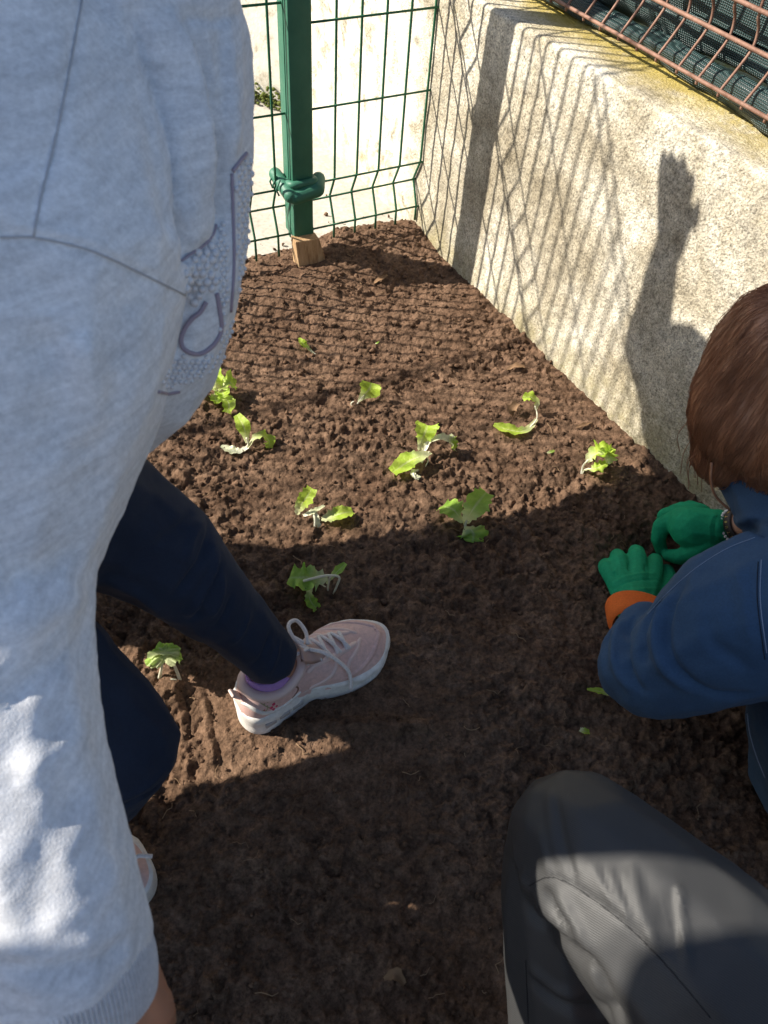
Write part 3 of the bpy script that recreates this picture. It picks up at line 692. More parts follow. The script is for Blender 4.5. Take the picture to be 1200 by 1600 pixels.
# trousers
J = [((hipc, .12), (hip1, .09)), ((hip1, .098), (PD(150, 800, .80), .078)), ((PD(150, 800, .80), .078), (kn1, .064)), ((kn1, .064), (PD(340, 945, .95), .052)), ((PD(340, 945, .95), .050), (PD(420, 1022, 1.05), .040)),
     ((hipc, .12), (hip2, .09)), ((hip2, .09), (PD(60, 1060, .79), .082)), ((PD(60, 1060, .79), .082), (PD(186, 1165, .85), .069)), ((PD(186, 1165, .85), .069), (PD(130, 1255, .92), .056)), ((PD(130, 1260, .92), .056), (an2+(.02, .01, .05), .042))]
me = organic(J, .0045, 5)
crease(me, [([(330, 815), (322, 860), (300, 900), (268, 935)], -0.0072, .006), ([(322, 800), (300, 840), (290, 880)], 0.0048, .006), ([(340, 860), (330, 900), (305, 945), (290, 960)], 0.0064, .005), ([(345, 880), (336, 915), (316, 955), (300, 970)], -0.0064, .005),
            ([(350, 900), (345, 935), (330, 968)], 0.0048, .005), ([(300, 800), (275, 830), (240, 850)], -0.0048, .006), ([(365, 925), (355, 960), (335, 985)], -0.0040, .004), ([(395, 955), (380, 990), (360, 1010)], 0.0032, .004), ([(425, 985), (412, 1020), (395, 1045)], -0.0032, .004), ([(440, 995), (430, 1030), (415, 1058)], 0.0032, .004),
            ([(160, 900), (220, 930), (270, 975)], 0.0048, .007), ([(150, 1262), (190, 1262), (235, 1240), (270, 1210)], -0.0048, .003), ([(150, 1250), (190, 1250), (230, 1230), (265, 1200)], 0.0032, .003)])
rumple(me, .005, 18, 71, (1, 1, .8)); rumple(me, .0014, 60, 72, (1, 1, .4)); child('trousers', me, M['jeans'], G)
# sneakers
M['wgrey'] = mat('grey_rubber', (.38, .36, .35, 1), .5, .4)
def sneaker(heel, ang, parent, length=.264, stuff=True):
    root = empty('sneaker', heel, None, None, rz=ang); root.parent = parent; root.matrix_parent_inverse = parent.matrix_basis.inverted()
    Lx = length
    def half(t):   # half widths (left +, right -) of the outline
        wl = .037+.0155*math.sin(math.pi*min(max((t-.42)/.58, 0), 1))**.8-.004*math.exp(-((t-.42)/.14)**2)
        e = 1.
        if t < .12: e = math.sqrt(max(1-((.12-t)/.12)**2, 0))
        if t > .76: e = math.sqrt(max(1-((t-.76)/.24)**2, 0))**.9
        return wl*e
    def ctr(t): return .006*math.sin(t*2.6)
    # sole: stacked outlines
    bm = bmesh.new(); rings = []; ns = 64
    lv = [(0, .93), (.003, .985), (.010, 1.0), (.013, .97), (.016, 1.01), (.026, 1.03), (.030, 1.0), (.033, .95)]
    def outline(sc, z, lift=0):
        pts = []
        for k in range(ns):
            a = 2*math.pi*k/ns; t = .5-.5*math.cos(a); hh = half(t)
            s_ = 1 if math.sin(a) >= 0 else -1
            x = Lx*(.5+(t-.5)*(.94+.06*sc)); y = ctr(t)+s_*hh*sc
            if k in (0, ns//2): y = ctr(t)
            zz = z*(1.85-.72*t)+.010*max(0, (t-.82)/.18)**2+.004*max(0, (.08-t)/.08)
            if z < .02: y *= 1-.06*math.exp(-((t-.42)/.1)**2)
            if .011 < z < .031: y += s_*(.0012*math.sin(t*46)+.0022*math.sin(z*260+t*9))
            pts.append(bm.verts.new((x, y, zz)))
        return pts
    for z, sc in lv: rings.append(outline(sc, z))
    for A, B in zip(rings, rings[1:]):
        for k in range(ns): bm.faces.new((A[k], A[(k+1) % ns], B[(k+1) % ns], B[k]))
    bm.faces.new(rings[0][::-1]); bm.faces.new(rings[-1])
    obj('sole', bm, M['sole'], root)
    # air windows in the heel of the sole
    for sgn in (-1, 1):
        for t in (.13, .22, .31):
            b = box_bm((0, 0, 0), (.018, .004, .010), None, .0012); b.transform(Matrix.Translation((Lx*t, ctr(t)+sgn*(half(t)*1.03), .034)) @ Matrix.Rotation(sgn*-.05, 4, 'Z')); obj('sole_window', b, M['wgrey'], root)
        for t in (.52, .60, .68, .76): pass
    # upper
    def top(t): return float(np.interp(t, [0, .05, .12, .22, .32, .42, .52, .65, .78, .9, .97, 1.], [.064, .082, .088, .080, .076, .086, .080, .064, .050, .041, .032, .018]))
    bm = bmesh.new(); rings = []; NS, NR = 56, 28
    for i in range(NS+1):
        t = .006+.988*i/NS; hh = half(t)*.97; zt = top(t)+.018; ring = []
        for k in range(NR+1):
            a = math.pi*k/NR; ex = .62 if t > .4 else .42
            yy = math.cos(a); yy = math.copysign(abs(yy)**.75, yy); zz = math.sin(a)**ex
            nar = 1-.38*zz**2*(1 if t > .35 else .8)
            ring.append(bm.verts.new((Lx*t, ctr(t)+yy*hh*nar, .046-.018*t+(zt-.046+.018*t)*zz)))
        rings.append(ring)
    for A, B in zip(rings, rings[1:]):
        for k in range(NR): bm.faces.new((A[k], B[k], B[k+1], A[k+1]))
    bm.faces.new(rings[0][::-1]); bm.faces.new(rings[-1])
    bmesh.ops.recalc_face_normals(bm, faces=bm.faces[:])
    me = bpy.data.meshes.new('upper'); bm.to_mesh(me); bm.free()
    rumple(me, .0009, 60, 3); up_ = obj('upper', me, M['pink'], root); tr = bvh(me)
    def sp(t, y):   # point on the upper seen from above/side: y in -1..1 around the section
        a = math.pi*(1-y)/2; hh = half(t)*.97; zt = top(t)+.018; o = Vector((Lx*t, ctr(t)+math.cos(a)*hh*2.4, .03+math.sin(a)*.14)); d = Vector((Lx*t, ctr(t), .035))-o
        h = tr.ray_cast(o, d.normalized()); 
        return (np.array(h[0]), np.array(h[1])) if h[0] is not None else (np.array(d+o), np.array([0, 0, 1.]))
    def strip(name, L, r, m_, flat=.35):
        P_ = spline([(t, y, 0) for t, y in L], 5); pts = [sp(q[0], q[1]) for q in P_]; b = bmesh.new(); prev = None
        for i, (p, no) in enumerate(pts):
            a = pts[max(i-1, 0)][0]; c = pts[min(i+1, len(pts)-1)][0]; tg = nrm(c-a+1e-9); s_ = nrm(np.cross(no, tg)); rr = r*(.5 if i in (0, len(pts)-1) else 1)
            ring = [b.verts.new(V(p+s_*rr*u+no*h_)) for u, h_ in ((-1, -.0008), (-.8, r*flat), (0, r*flat*1.4), (.8, r*flat), (1, -.0008))]
            if prev:
                for k in range(4): b.faces.new((prev[k], prev[k+1], ring[k+1], ring[k]))
            prev = ring
        obj(name, b, m_, root)
    for sg in (-1, 1):
        strip('toe_overlay', [(.92, 0), (.93, .35*sg), (.86, .62*sg), (.74, .74*sg), (.60, .80*sg)], .0045, M['pink'])
        strip('side_overlay', [(.60, .30*sg), (.57, .50*sg), (.50, .68*sg), (.40, .80*sg)], .0035, M['pinklight'])
        strip('side_overlay', [(.80, .12*sg), (.74, .38*sg), (.66, .52*sg), (.62, .72*sg)], .0035, M['pinklight'])
        strip('eyestay', [(.76, .20*sg), (.66, .26*sg), (.55, .28*sg), (.46, .32*sg), (.41, .42*sg)], .0045, M['pinklight'])
        strip('heel_overlay', [(.02, .3*sg), (.10, .62*sg), (.22, .76*sg), (.34, .70*sg)], .0035, M['sole'])
        strip('heel_overlay', [(.30, .45*sg), (.33, .60*sg), (.28, .72*sg)], .0015, M['rust'])
    # padded collar, sock, ankle skin
    cpts = []
    for k in range(33):
        a = 2*math.pi*k/32; t = .235+.175*math.cos(a); y = .0305*math.sin(a); z = .092+.016*max(-math.cos(a), 0)**2+.012*max(math.cos(a), 0)
        cpts.append((Lx*t, ctr(t)+y, z))
    obj('collar', tube_bm(cpts, .0078, 10, cap=False), M['pinklight'], root)
    bm = bmesh.new(); prev = None
    for z, s_, mm_ in ((.080, 1.0, 0), (.096, .95, 0), (.108, .90, 0), (.117, .86, 0), (.116, .80, 0)):
        ring = [bm.verts.new((Lx*(.235-.012*(z-.07)/.03)+.040*s_*math.cos(a), .0285*s_*math.sin(a)+.003, z+.008*math.cos(a)*-1)) for a in np.linspace(0, 2*math.pi, 32, endpoint=False)]
        if prev:
            for k in range(32): bm.faces.new((prev[k], prev[(k+1) % 32], ring[(k+1) % 32], ring[k]))
        prev = ring
    obj('sock', bm, M['sock'], root)
    # tongue
    bm = bmesh.new(); prev = None
    for t, z, w_ in ((.60, .084, .016), (.52, .098, .018), (.44, .112, .021), (.40, .126, .022), (.388, .133, .020), (.384, .128, .017)):
        ring = [bm.verts.new((Lx*t+.004*math.cos(u*2), .003+w_*u, z-.006*u*u)) for u in np.linspace(-1, 1, 9)]
        if prev:
            for k in range(8): bm.faces.new((prev[k], prev[k+1], ring[k+1], ring[k]))
        prev = ring
    r_ = bmesh.ops.solidify(bm, geom=bm.faces[:], thickness=.004); obj('tongue', bm, M['pinklight'], root)
    # laces
    lace = []
    for i, t in enumerate((.70, .635, .57, .505, .45)):
        a, na = sp(t, .27); b, nb = sp(t-.022, -.27); mid = (a+b)/2+np.array([0, 0, .007])
        lace.append(spline([a+na*.0015, mid, b+nb*.0015], 6)); a2, n2 = sp(t, -.27); b2, m2 = sp(t-.05, .27)
        lace.append(spline([a2+n2*.0018, (a2+b2)/2+np.array([0, 0, .0085]), b2+m2*.0018], 6))
    for L in lace: obj('lace', tube_bm(L, .0030, 7), M['lace'], root)
    kn = np.array([Lx*.46, .003, .112])
    loops = [spline([kn, kn+(-.012, .018, .012), kn+(-.010, .040, .018), kn+(.006, .046, .010), kn+(.010, .026, .004), kn+(.002, .006, .003)], 6),
             spline([kn, kn+(-.022, .010, .016), kn+(-.038, .022, .022), kn+(-.036, .040, .016), kn+(-.018, .034, .010), kn+(-.002, .010, .006)], 6),
             spline([kn, kn+(.018, -.014, -.006), kn+(.034, -.030, -.024), kn+(.044, -.044, -.046), kn+(.040, -.056, -.074)], 6),
             spline([kn+(0, 0, .003), kn+(-.020, -.004, .012), kn+(-.036, .004, .018), kn+(-.046, .018, .014)], 6)]
    for L in loops: obj('lace_loop', tube_bm(L, .0030, 7), M['lace'], root)
    # pull tab and embroidery
    b = box_bm((0, 0, 0), (.0045, .014, .024), None, .002); b.transform(Matrix.Translation((.001, .0, .102)) @ Matrix.Rotation(-.5, 4, 'Y')); obj('pull_tab', b, M['pinklight'], root)
    for t, y, r, m_ in ((.150, -.60, .0032, 'red'), (.168, -.56, .0032, 'red'), (.160, -.66, .0028, 'red'), (.128, -.52, .0016, 'olive'), (.118, -.46, .0016, 'olive'), (.140, -.46, .0016, 'olive'), (.110, -.56, .0014, 'red'), (.182, -.64, .0022, 'red')):
        p, no = sp(t, y); b = bmesh.new(); bmesh.ops.create_icosphere(b, subdivisions=1, radius=r, matrix=Matrix.Translation(V(p)) @ Matrix.Diagonal((1, 1, .5, 1))); obj('embroidery', b, M[m_], root)
    strip('embroidery', [(.10, -.40), (.125, -.52), (.15, -.62)], .0008, M['olive']); strip('embroidery', [(.10, -.55), (.12, -.60), (.135, -.52)], .0008, M['olive'])
    return root
sneaker((-.184, .470, soil_z(-.1, .56)-.004), math.radians(38), G)
sneaker((-.508, .246, .0), math.radians(-4), G)
lt = PZ(150, 1345, .10)
for s2 in G.children:
    if s2.name == 'sneaker.001': child('lace_loop', tube_bm(spline([np.array([-.33, .27, .095]), PZ(196, 1341, .085), PZ(218, 1337, .085), PZ(238, 1338, .08)], 6), .0028, 7), M['lace'], G)
# ------------------------------------------------------------------ woman planting, at the right
Wn = empty('person', (.60, .62, 0), 'person with auburn hair, blue denim shirt and green gloves, kneeling at the right and planting', 'person')
W_el = PD(985, 1055, .985); W_sh = PD(1230, 930, .93); gl1 = PZ(994, 944, .055); gl2 = PZ(1132, 826, .075)
hc = PD(1252, 606, .93); W_sh2 = PD(1290, 790, .93); W_el2 = PD(1250, 798, 1.20)
torso = np.array([.76, .50, .36]); pel = np.array([.80, .28, .22])
bs = [((W_sh, .03), (W_el+(.02, 0, -.005), .022)), ((W_el+(.02, 0, -.005), .022), (gl1, .020)), ((W_sh2+(.02, 0, -.03), .025), (W_el2, .025)), ((W_el2, .03), (PZ(1128, 826, .078), .023)), (((W_sh+W_sh2)/2+(.02, 0, -.03), .05), (torso, .08)), ((torso, .09), (pel, .10)), (((W_sh+W_sh2)/2+(.02, 0, -.02), .035), (hc+(.02, 0, -.05), .035)),
      ((pel, .08), (np.array([.62, .50, .09]), .05)), ((np.array([.62, .50, .09]), .045), (np.array([.95, .30, .05]), .035)), ((pel+(.05, 0, 0), .08), (np.array([.80, .62, .09]), .05))]
bs += head_segs(hc, (-1, -.1), .088); child('body', organic(bs, .006, 3), M['skin2'], Wn); face_bits(hc, (-1, -.1), Wn)
child('trousers', organic([((pel, .13), (np.array([.62, .50, .10]), .075)), ((np.array([.62, .50, .09]), .07), (np.array([.97, .26, .06]), .05)), ((pel+(.06, 0, 0), .12), (np.array([.80, .62, .10]), .075))], .008, 4), M['coat'], Wn)
# denim shirt
D = chain([(1004, 978, 40, 1.035), (994, 1020, 54, 1.02), (992, 1045, 60, 1.0), (1015, 1058, 66, .985), (1080, 1020, 96, .96), (1160, 970, 126, .93), (1262, 945, 150, .90)])
D += [((PD(1245, 800, .96), .07), (hc-(.0, .0, .115), .065))]
D += chain([(1172, 808, 27, 1.27), (1196, 800, 42, 1.24), (1235, 795, 62, 1.17), (1310, 800, 95, 1.02)])
D += chain([(1215, 840, 50, .97), (1290, 820, 110, .94)])
D += chain([(1225, 885, 62, .98), (1270, 930, 120, .93), (1330, 1050, 150, .95), (1330, 1200, 150, 1.02)])
D += chain([(1250, 1120, 80, 1.0), (1262, 1220, 78, 1.08)])
D += [((torso, .13), (pel, .14))]
me = organic(D, .0042, 5)
crease(me, [([(1030, 935), (1012, 960), (1002, 1000), (1010, 1040)], -0.0102, .006), ([(1050, 925), (1030, 960), (1025, 1000), (1040, 1045), (1080, 1080)], 0.0085, .007), ([(1072, 905), (1045, 950), (1040, 1000), (1060, 1045), (1110, 1080), (1180, 1085)], -0.0085, .006),
            ([(975, 965), (960, 1000), (962, 1040), (985, 1080)], 0.0068, .006), ([(990, 960), (978, 1000), (985, 1050), (1010, 1085)], -0.0085, .005), ([(955, 980), (945, 1010), (945, 1050)], -0.0051, .005),
            ([(1150, 880), (1165, 960), (1180, 1020)], 0.0043, .01), ([(1100, 960), (1120, 1010), (1180, 1050)], -0.0043, .01), ([(1150, 835), (1175, 825), (1200, 835)], -0.0085, .005), ([(1150, 820), (1175, 808), (1200, 815)], 0.0068, .006)])
rumple(me, .005, 15, 81); rumple(me, .0018, 48, 83); rumple(me, .0008, 90, 84); sh_ = child('shirt', me, M['shirt'], Wn); TD = bvh(me)
cords(TD, [(1190, 875), (1188, 920), (1190, 960), (1198, 1020)], .0006, M['stitch'], sh_, 'seam'); cords(TD, [(1185, 878), (1183, 922), (1186, 965), (1195, 1030)], .0005, M['dark'], sh_, 'seam')
cords(TD, [(1012, 960), (1040, 930), (1085, 890), (1135, 858), (1180, 840)], .0005, M['stitch'], sh_, 'seam')
cords(TD, [(1168, 1115), (1172, 1145), (1182, 1180), (1196, 1215)], .0008, M['stitch'], sh_, 'hem')
# turned-up orange cuff
def orange():
    bm = bmesh.new(); c0 = PZ(1003, 978, .085); ax = nrm(PZ(988, 930, .055)-c0); rings = []
    u = nrm(np.cross(ax, RC @ np.array([0, 0, 1.]))); v = np.cross(ax, u)
    for t, r in ((-.012, .048), (-.010, .052), (0, .0545), (.034, .0530), (.039, .0512), (.036, .0480), (.0, .042)):
        rings.append([bm.verts.new(V(c0+ax*(t+.005*math.sin(a+1))+(u*math.cos(a)*1.0+v*math.sin(a)*.72)*r*(1+.03*math.sin(3*a)))) for a in np.linspace(0, 2*math.pi, 48, endpoint=False)])
    for A, B in zip(rings, rings[1:]):
        for k in range(48): bm.faces.new((A[k], A[(k+1) % 48], B[(k+1) % 48], B[k]))
    return bm
child('turned_cuff', orange(), M['orange'], sh_)
# gloves
def pzc(L):
    q = [(PZ(x, y, z), r/F*np.linalg.norm(CAM-PZ(x, y, z))*.93) for x, y, z, r in L]; return list(zip(q, q[1:]))
GL = pzc([(1000, 965, .07, 30), (994, 945, .062, 34)])
for L in ([(994, 945, .062, 30), (958, 902, .048, 16), (950, 890, .040, 15), (947, 884, .020, 13), (950, 888, -.015, 11)],
          [(990, 940, .064, 28), (972, 898, .056, 17), (968, 877, .048, 14.5), (965, 869, .026, 13), (968, 874, -.015, 11)],
          [(994, 940, .066, 28), (996, 896, .058, 17), (996, 872, .050, 15), (994, 863, .028, 13.5), (996, 868, -.015, 11)],
          [(1000, 940, .062, 28), (1018, 902, .050, 17), (1022, 884, .042, 14), (1023, 876, .022, 12.5), (1022, 880, -.015, 11)],
          [(1010, 945, .055, 24), (1036, 925, .040, 15), (1045, 905, .020, 13), (1042, 892, -.010, 11)]): GL += pzc(L)
me = organic(GL, .0022, 3)
crease(me, [([(950, 925), (985, 908), (1028, 905)], -.0020, .0028), ([(948, 917), (985, 899), (1028, 896)], .0014, .003), ([(960, 938), (995, 922), (1035, 920)], .0014, .003),
            ([(959, 893), (962, 902)], -.003, .003), ([(982, 880), (984, 893)], -.003, .003), ([(1009, 882), (1009, 894)], -.003, .003)]); rumple(me, .0012, 50, 91)
child('glove', me, M['glove'], Wn)
GR = []
for L in ([(1130, 824, .080, 27), (1105, 826, .080, 33), (1080, 824, .076, 34), (1066, 816, .070, 25)],
          [(1078, 818, .070, 22), (1050, 814, .062, 16), (1034, 822, .046, 14), (1028, 842, .022, 11.5), (1033, 858, .002, 10)],
          [(1082, 812, .072, 20), (1056, 803, .058, 15), (1040, 806, .040, 13), (1034, 820, .012, 11), (1036, 830, -.01, 10)],
          [(1088, 806, .066, 18), (1066, 797, .050, 14), (1052, 800, .030, 12), (1050, 812, .0, 11)],
          [(1096, 803, .060, 16), (1078, 794, .045, 13), (1066, 798, .022, 11), (1064, 806, -.005, 10)],
          [(1104, 846, .068, 22), (1084, 862, .050, 16), (1062, 870, .028, 13), (1044, 868, .006, 10)]): GR += pzc(L)
me = organic(GR, .0022, 3); rumple(me, .0012, 50, 92)
crease(me, [([(1122, 800), (1117, 825), (1118, 850)], -.0014, .002), ([(1114, 800), (1109, 825), (1110, 850)], .001, .002)])
child('glove', me, M['glove'], Wn)
for cpt, axd, rr in ((PZ(1120, 825, .080), PZ(1100, 826, .08)-PZ(1140, 823, .08), .0300),):
    ax = nrm(axd); u = nrm(np.cross(ax, (0, 0, 1.))); v = np.cross(ax, u)
    for k in range(5):
        c = cpt+ax*(.0045*k-.006); child('glove_cuff_rib', tube_bm([c+(u*math.cos(a)+v*math.sin(a))*(rr+.0006*(k % 2)) for a in np.linspace(0, 2*math.pi, 41)], .0026, 6, cap=False), M['glove'], Wn)
# bracelets on the wrist
P1 = PZ(1128, 826, .078); ax = nrm(P1-W_el2); u = nrm(np.cross(ax, (0, 0, 1.))); v = np.cross(ax, u)
br = link(bpy.data.objects.new('bracelet', None)); br.parent = Wn; br.matrix_parent_inverse = Wn.matrix_basis.inverted()
for k in range(28):
    a = 2*math.pi*k/28; b = bmesh.new(); bmesh.ops.create_icosphere(b, subdivisions=2, radius=.0029); o = obj('bracelet_bead', b, M['bead'], br); o.location = V(P1-ax*.026+(u*math.cos(a)+v*math.sin(a))*.0285)
bm = bmesh.new(); prev = None
for t, r in ((.0315, .0265), (.0320, .0288), (.0360, .0296), (.0420, .0296), (.0460, .0288), (.0465, .0265)):
    ring = [bm.verts.new(V(P1-ax*t+(u*math.cos(a)+v*math.sin(a))*r)) for a in np.linspace(0, 2*math.pi, 48, endpoint=False)]
    if prev:
        for k in range(48): bm.faces.new((prev[k], prev[(k+1) % 48], ring[(k+1) % 48], ring[k]))
    prev = ring
child('band_bracelet', bm, M['band'], Wn)
for k in range(20):
    a = 2*math.pi*k/20; c = P1-ax*.039+(u*math.cos(a)+v*math.sin(a))*.0300; t = -u*math.sin(a)+v*math.cos(a)
    R3 = Matrix((tuple(t), tuple(ax), tuple(np.cross(t, ax)))).transposed(); b = bmesh.new()
    pat = ([(0, .9, 1, .25), (0, -.9, 1, .25), (0, 0, 1, .25), (-.5, 0, .25, 1.8)], [(0, .9, 1, .25), (-.1, 0, .25, 1.8)], [(0, -.9, 1, .25), (-.5, 0, .25, 1.8), (.5, 0, .25, 1.8)])[k % 3]
    for x, y, sx, sy in pat: box_bm(c+np.array(R3 @ Vector((x*.0026, y*.0026, 0))), (sx*.0026, sy*.0026, .0008), R3, 0, b)
    child('letter', b, M['gold'], Wn, False)
# hair: a full shell and loose strands
hs = [((hc+(-.005, .01, .03), (.112, .106, .104)), (hc+(-.03, -.01, -.03), (.094, .092, .094))), ((hc+(-.045, -.01, -.02), .078), (hc+(-.050, -.02, -.105), .046)), ((hc+(.03, .03, .0), .105), (hc+(.07, .02, -.12), .07)), ((hc+(0, .07, .0), .08), (hc+(-.02, .05, -.10), .055)), ((hc+(-.01, -.06, -.02), .07), (hc+(.0, -.05, -.10), .045))]
me = organic(hs, .0045, 6); rumple(me, .007, 26, 95, (1, 1, .25), 3); hair = child('hair', me, M['hair'], Wn); TH = bvh(me)
bm = bmesh.new(); co, no = get(me); idx = RNG.choice(len(co), 8500)
top = hc+np.array([.01, .02, .13])
for i in idx:
    p = co[i].copy(); n_ = no[i]; 
    dn = nrm(p-top)*.6+np.array([0, 0, -.8]); dn = nrm(dn-np.dot(dn, n_)*n_+.02*RNG.normal(size=3)); pts = [p-n_*.001]; q = p
    L = RNG.uniform(.03, .075); lift = RNG.uniform(.0004, .0045); m_ = 6
    for k in range(1, m_):
        q = q+dn*L/m_; h = TH.find_nearest(V(q)); nn_ = np.array(h[1]); q2 = np.array(h[0])+nn_*lift*(math.sin(k/m_*3)) if h[3] < .02 else q
        dn = nrm(dn-np.dot(dn, nn_)*nn_*.9+np.array([0, 0, -.12])+.09*RNG.normal(size=3)); pts.append(q2); q = q2
    tube_bm(pts, [.0002, .0003, .00034, .0003, .00025, .0001], 3, bm, cap=False)
for k in range(46):     # wisps hanging past the cheek
    p0 = hc+np.array([-.085+RNG.uniform(-.012, .02), RNG.uniform(-.05, .05), -.07+RNG.uniform(-.02, .04)]); d = RNG.uniform(.03, .095)
    tube_bm(spline([p0, p0+(-.004+RNG.uniform(-.006, .006), RNG.uniform(-.01, .006), -d*.5), p0+(RNG.uniform(0, .012), RNG.uniform(-.012, .01), -d)], 5), .0006, 3, bm, cap=False)
tube_bm(spline([PD(1112, 722, .96), PD(1111, 750, .97), PD(1118, 775, .98), PD(1140, 797, .99)], 8), .0018, 5, bm)
tag(child('hair_strands', bm, M['hair'], Wn), kind='stuff')
# ------------------------------------------------------------------ person in grey trousers, near right
Pn = empty('person', (.25, -.10, 0), 'person of whom a bent knee in grey satin trousers shows in the near right corner', 'person')
K = PD(893, 1318, .70); HP = PD(1330, 1790, .60); AN = PD(905, 1800, 1.02)
L1 = chain([(900, 1312, 108, .72), (930, 1345, 122, .70), (1000, 1420, 146, .675), (1100, 1520, 172, .65), (1230, 1650, 190, .63)])
L2 = chain([(884, 1318, 94, .73), (884, 1400, 105, .76), (906, 1500, 122, .79), (922, 1620, 130, .82), (930, 1760, 130, .86)])
hp = PD(1230, 1650, .63); hip0 = hp+(.06, -.10, -.04)
L1 += [((hp, .098), (hip0, .11)), ((hip0, .11), (hip0+(-.14, -.02, 0), .11))]
hipl = hip0+(-.14, -.02, 0); knl = np.array([.02, -.52, .10]); 
L1 += [((hipl, .10), (knl, .07))]
me = organic(L1+L2, .0042, 5)
crease(me, [([(822, 1395), (838, 1430), (872, 1465), (912, 1495), (925, 1500)], -.006, .009), ([(815, 1360), (826, 1400), (850, 1440)], .004, .007), ([(835, 1385), (850, 1420), (880, 1452), (905, 1478)], .0035, .007), ([(850, 1385), (868, 1425), (895, 1460)], -.006, .005), ([(840, 1290), (850, 1330), (858, 1370)], .0018, .004), ([(866, 1385), (886, 1425), (905, 1460), (930, 1530), (962, 1575)], .0035, .006),
            ([(905, 1480), (935, 1520), (955, 1565), (975, 1600)], -.006, .007), ([(825, 1520), (870, 1565), (920, 1580), (965, 1575)], -.006, .008), ([(822, 1505), (862, 1545), (912, 1562)], .004, .008),
            ([(868, 1220), (876, 1290), (890, 1345), (900, 1382)], -.0022, .003), ([(855, 1230), (862, 1300), (872, 1350)], .0015, .004), ([(950, 1355), (968, 1400), (985, 1440)], .0028, .0032), ([(972, 1355), (990, 1410), (1006, 1450)], .0032, .0032), ([(985, 1345), (998, 1395), (1010, 1440), (1018, 1490)], .0034, .0034), ([(925, 1350), (945, 1390), (965, 1420)], .0022, .003),
            ([(1016, 1400), (1022, 1450), (1028, 1495)], .0024, .0034), ([(1060, 1380), (1064, 1430), (1070, 1480), (1078, 1520)], .0036, .0034), ([(1050, 1380), (1054, 1430), (1060, 1490)], -.0018, .003), ([(830, 1383), (850, 1372), (872, 1373), (905, 1390), (960, 1430), (1010, 1475), (1060, 1530), (1110, 1590)], -.0016, .0022)])
rumple(me, .0016, 25, 101); tr_ = child('trousers', me, M['pants'], Pn); TP = bvh(me)
cords(TP, [(828, 1384), (850, 1372), (872, 1373), (905, 1390), (960, 1430), (1010, 1475), (1060, 1530), (1110, 1590)], .00035, M['dark'], tr_, 'seam')
cords(TP, [(822, 1500), (824, 1550), (826, 1598)], .0004, M['dark'], tr_, 'seam')
ctr_ = (hip0+hipl)/2; nkp = ctr_+(-.02, -.26, .54); hdp = nkp+(0, .03, .18)
sR = nkp+(.16, .0, -.10); sL = nkp+(-.18, .0, -.10)
bs = [((ctr_, .09), (nkp-(0, 0, .12), .09)), ((nkp-(0, 0, .10), .05), (hdp-(0, 0, .08), .045)), ((sL, .035), (sL+(-.02, .10, -.24), .03)), ((sL+(-.02, .10, -.24), .03), (sL+(.06, .24, -.02), .02)), ((sR, .035), (sR+(.06, .0, -.25), .03)), ((sR+(.06, .0, -.25), .03), (sR+(.0, .14, -.05), .022)), ((AN, .035), (PD(905, 1650, .86), .04)),
      ((ctr_, .07), (K+(.03,-.03,-.03), .035)), ((K+(.03,-.03,-.03), .03), (AN, .025))]
bs += head_segs(hdp, (0, 1)); child('body', organic(bs, .006, 3), M['skin2'], Pn); face_bits(hdp, (0, 1), Pn)
child('hair', organic([((hdp+(0, -.02, .03), .10), (hdp+(0, -.04, -.04), .09))], .008, 3), M['hair2'], Pn)
me = organic([((ctr_, .14), (nkp-(0, 0, .12), .13)), ((sL, .07), (sR, .07)), ((sL, .06), (sL+(-.02, .10, -.24), .05)), ((sL+(-.02, .10, -.24), .05), (sL+(.04, .20, -.06), .038)), ((sR, .06), (sR+(.06, .0, -.25), .05)), ((sR+(.06, .0, -.25), .05), (sR+(.01, .10, -.10), .04))], .008, 4)
rumple(me, .004, 15, 3); child('jacket', me, M['coat'], Pn)
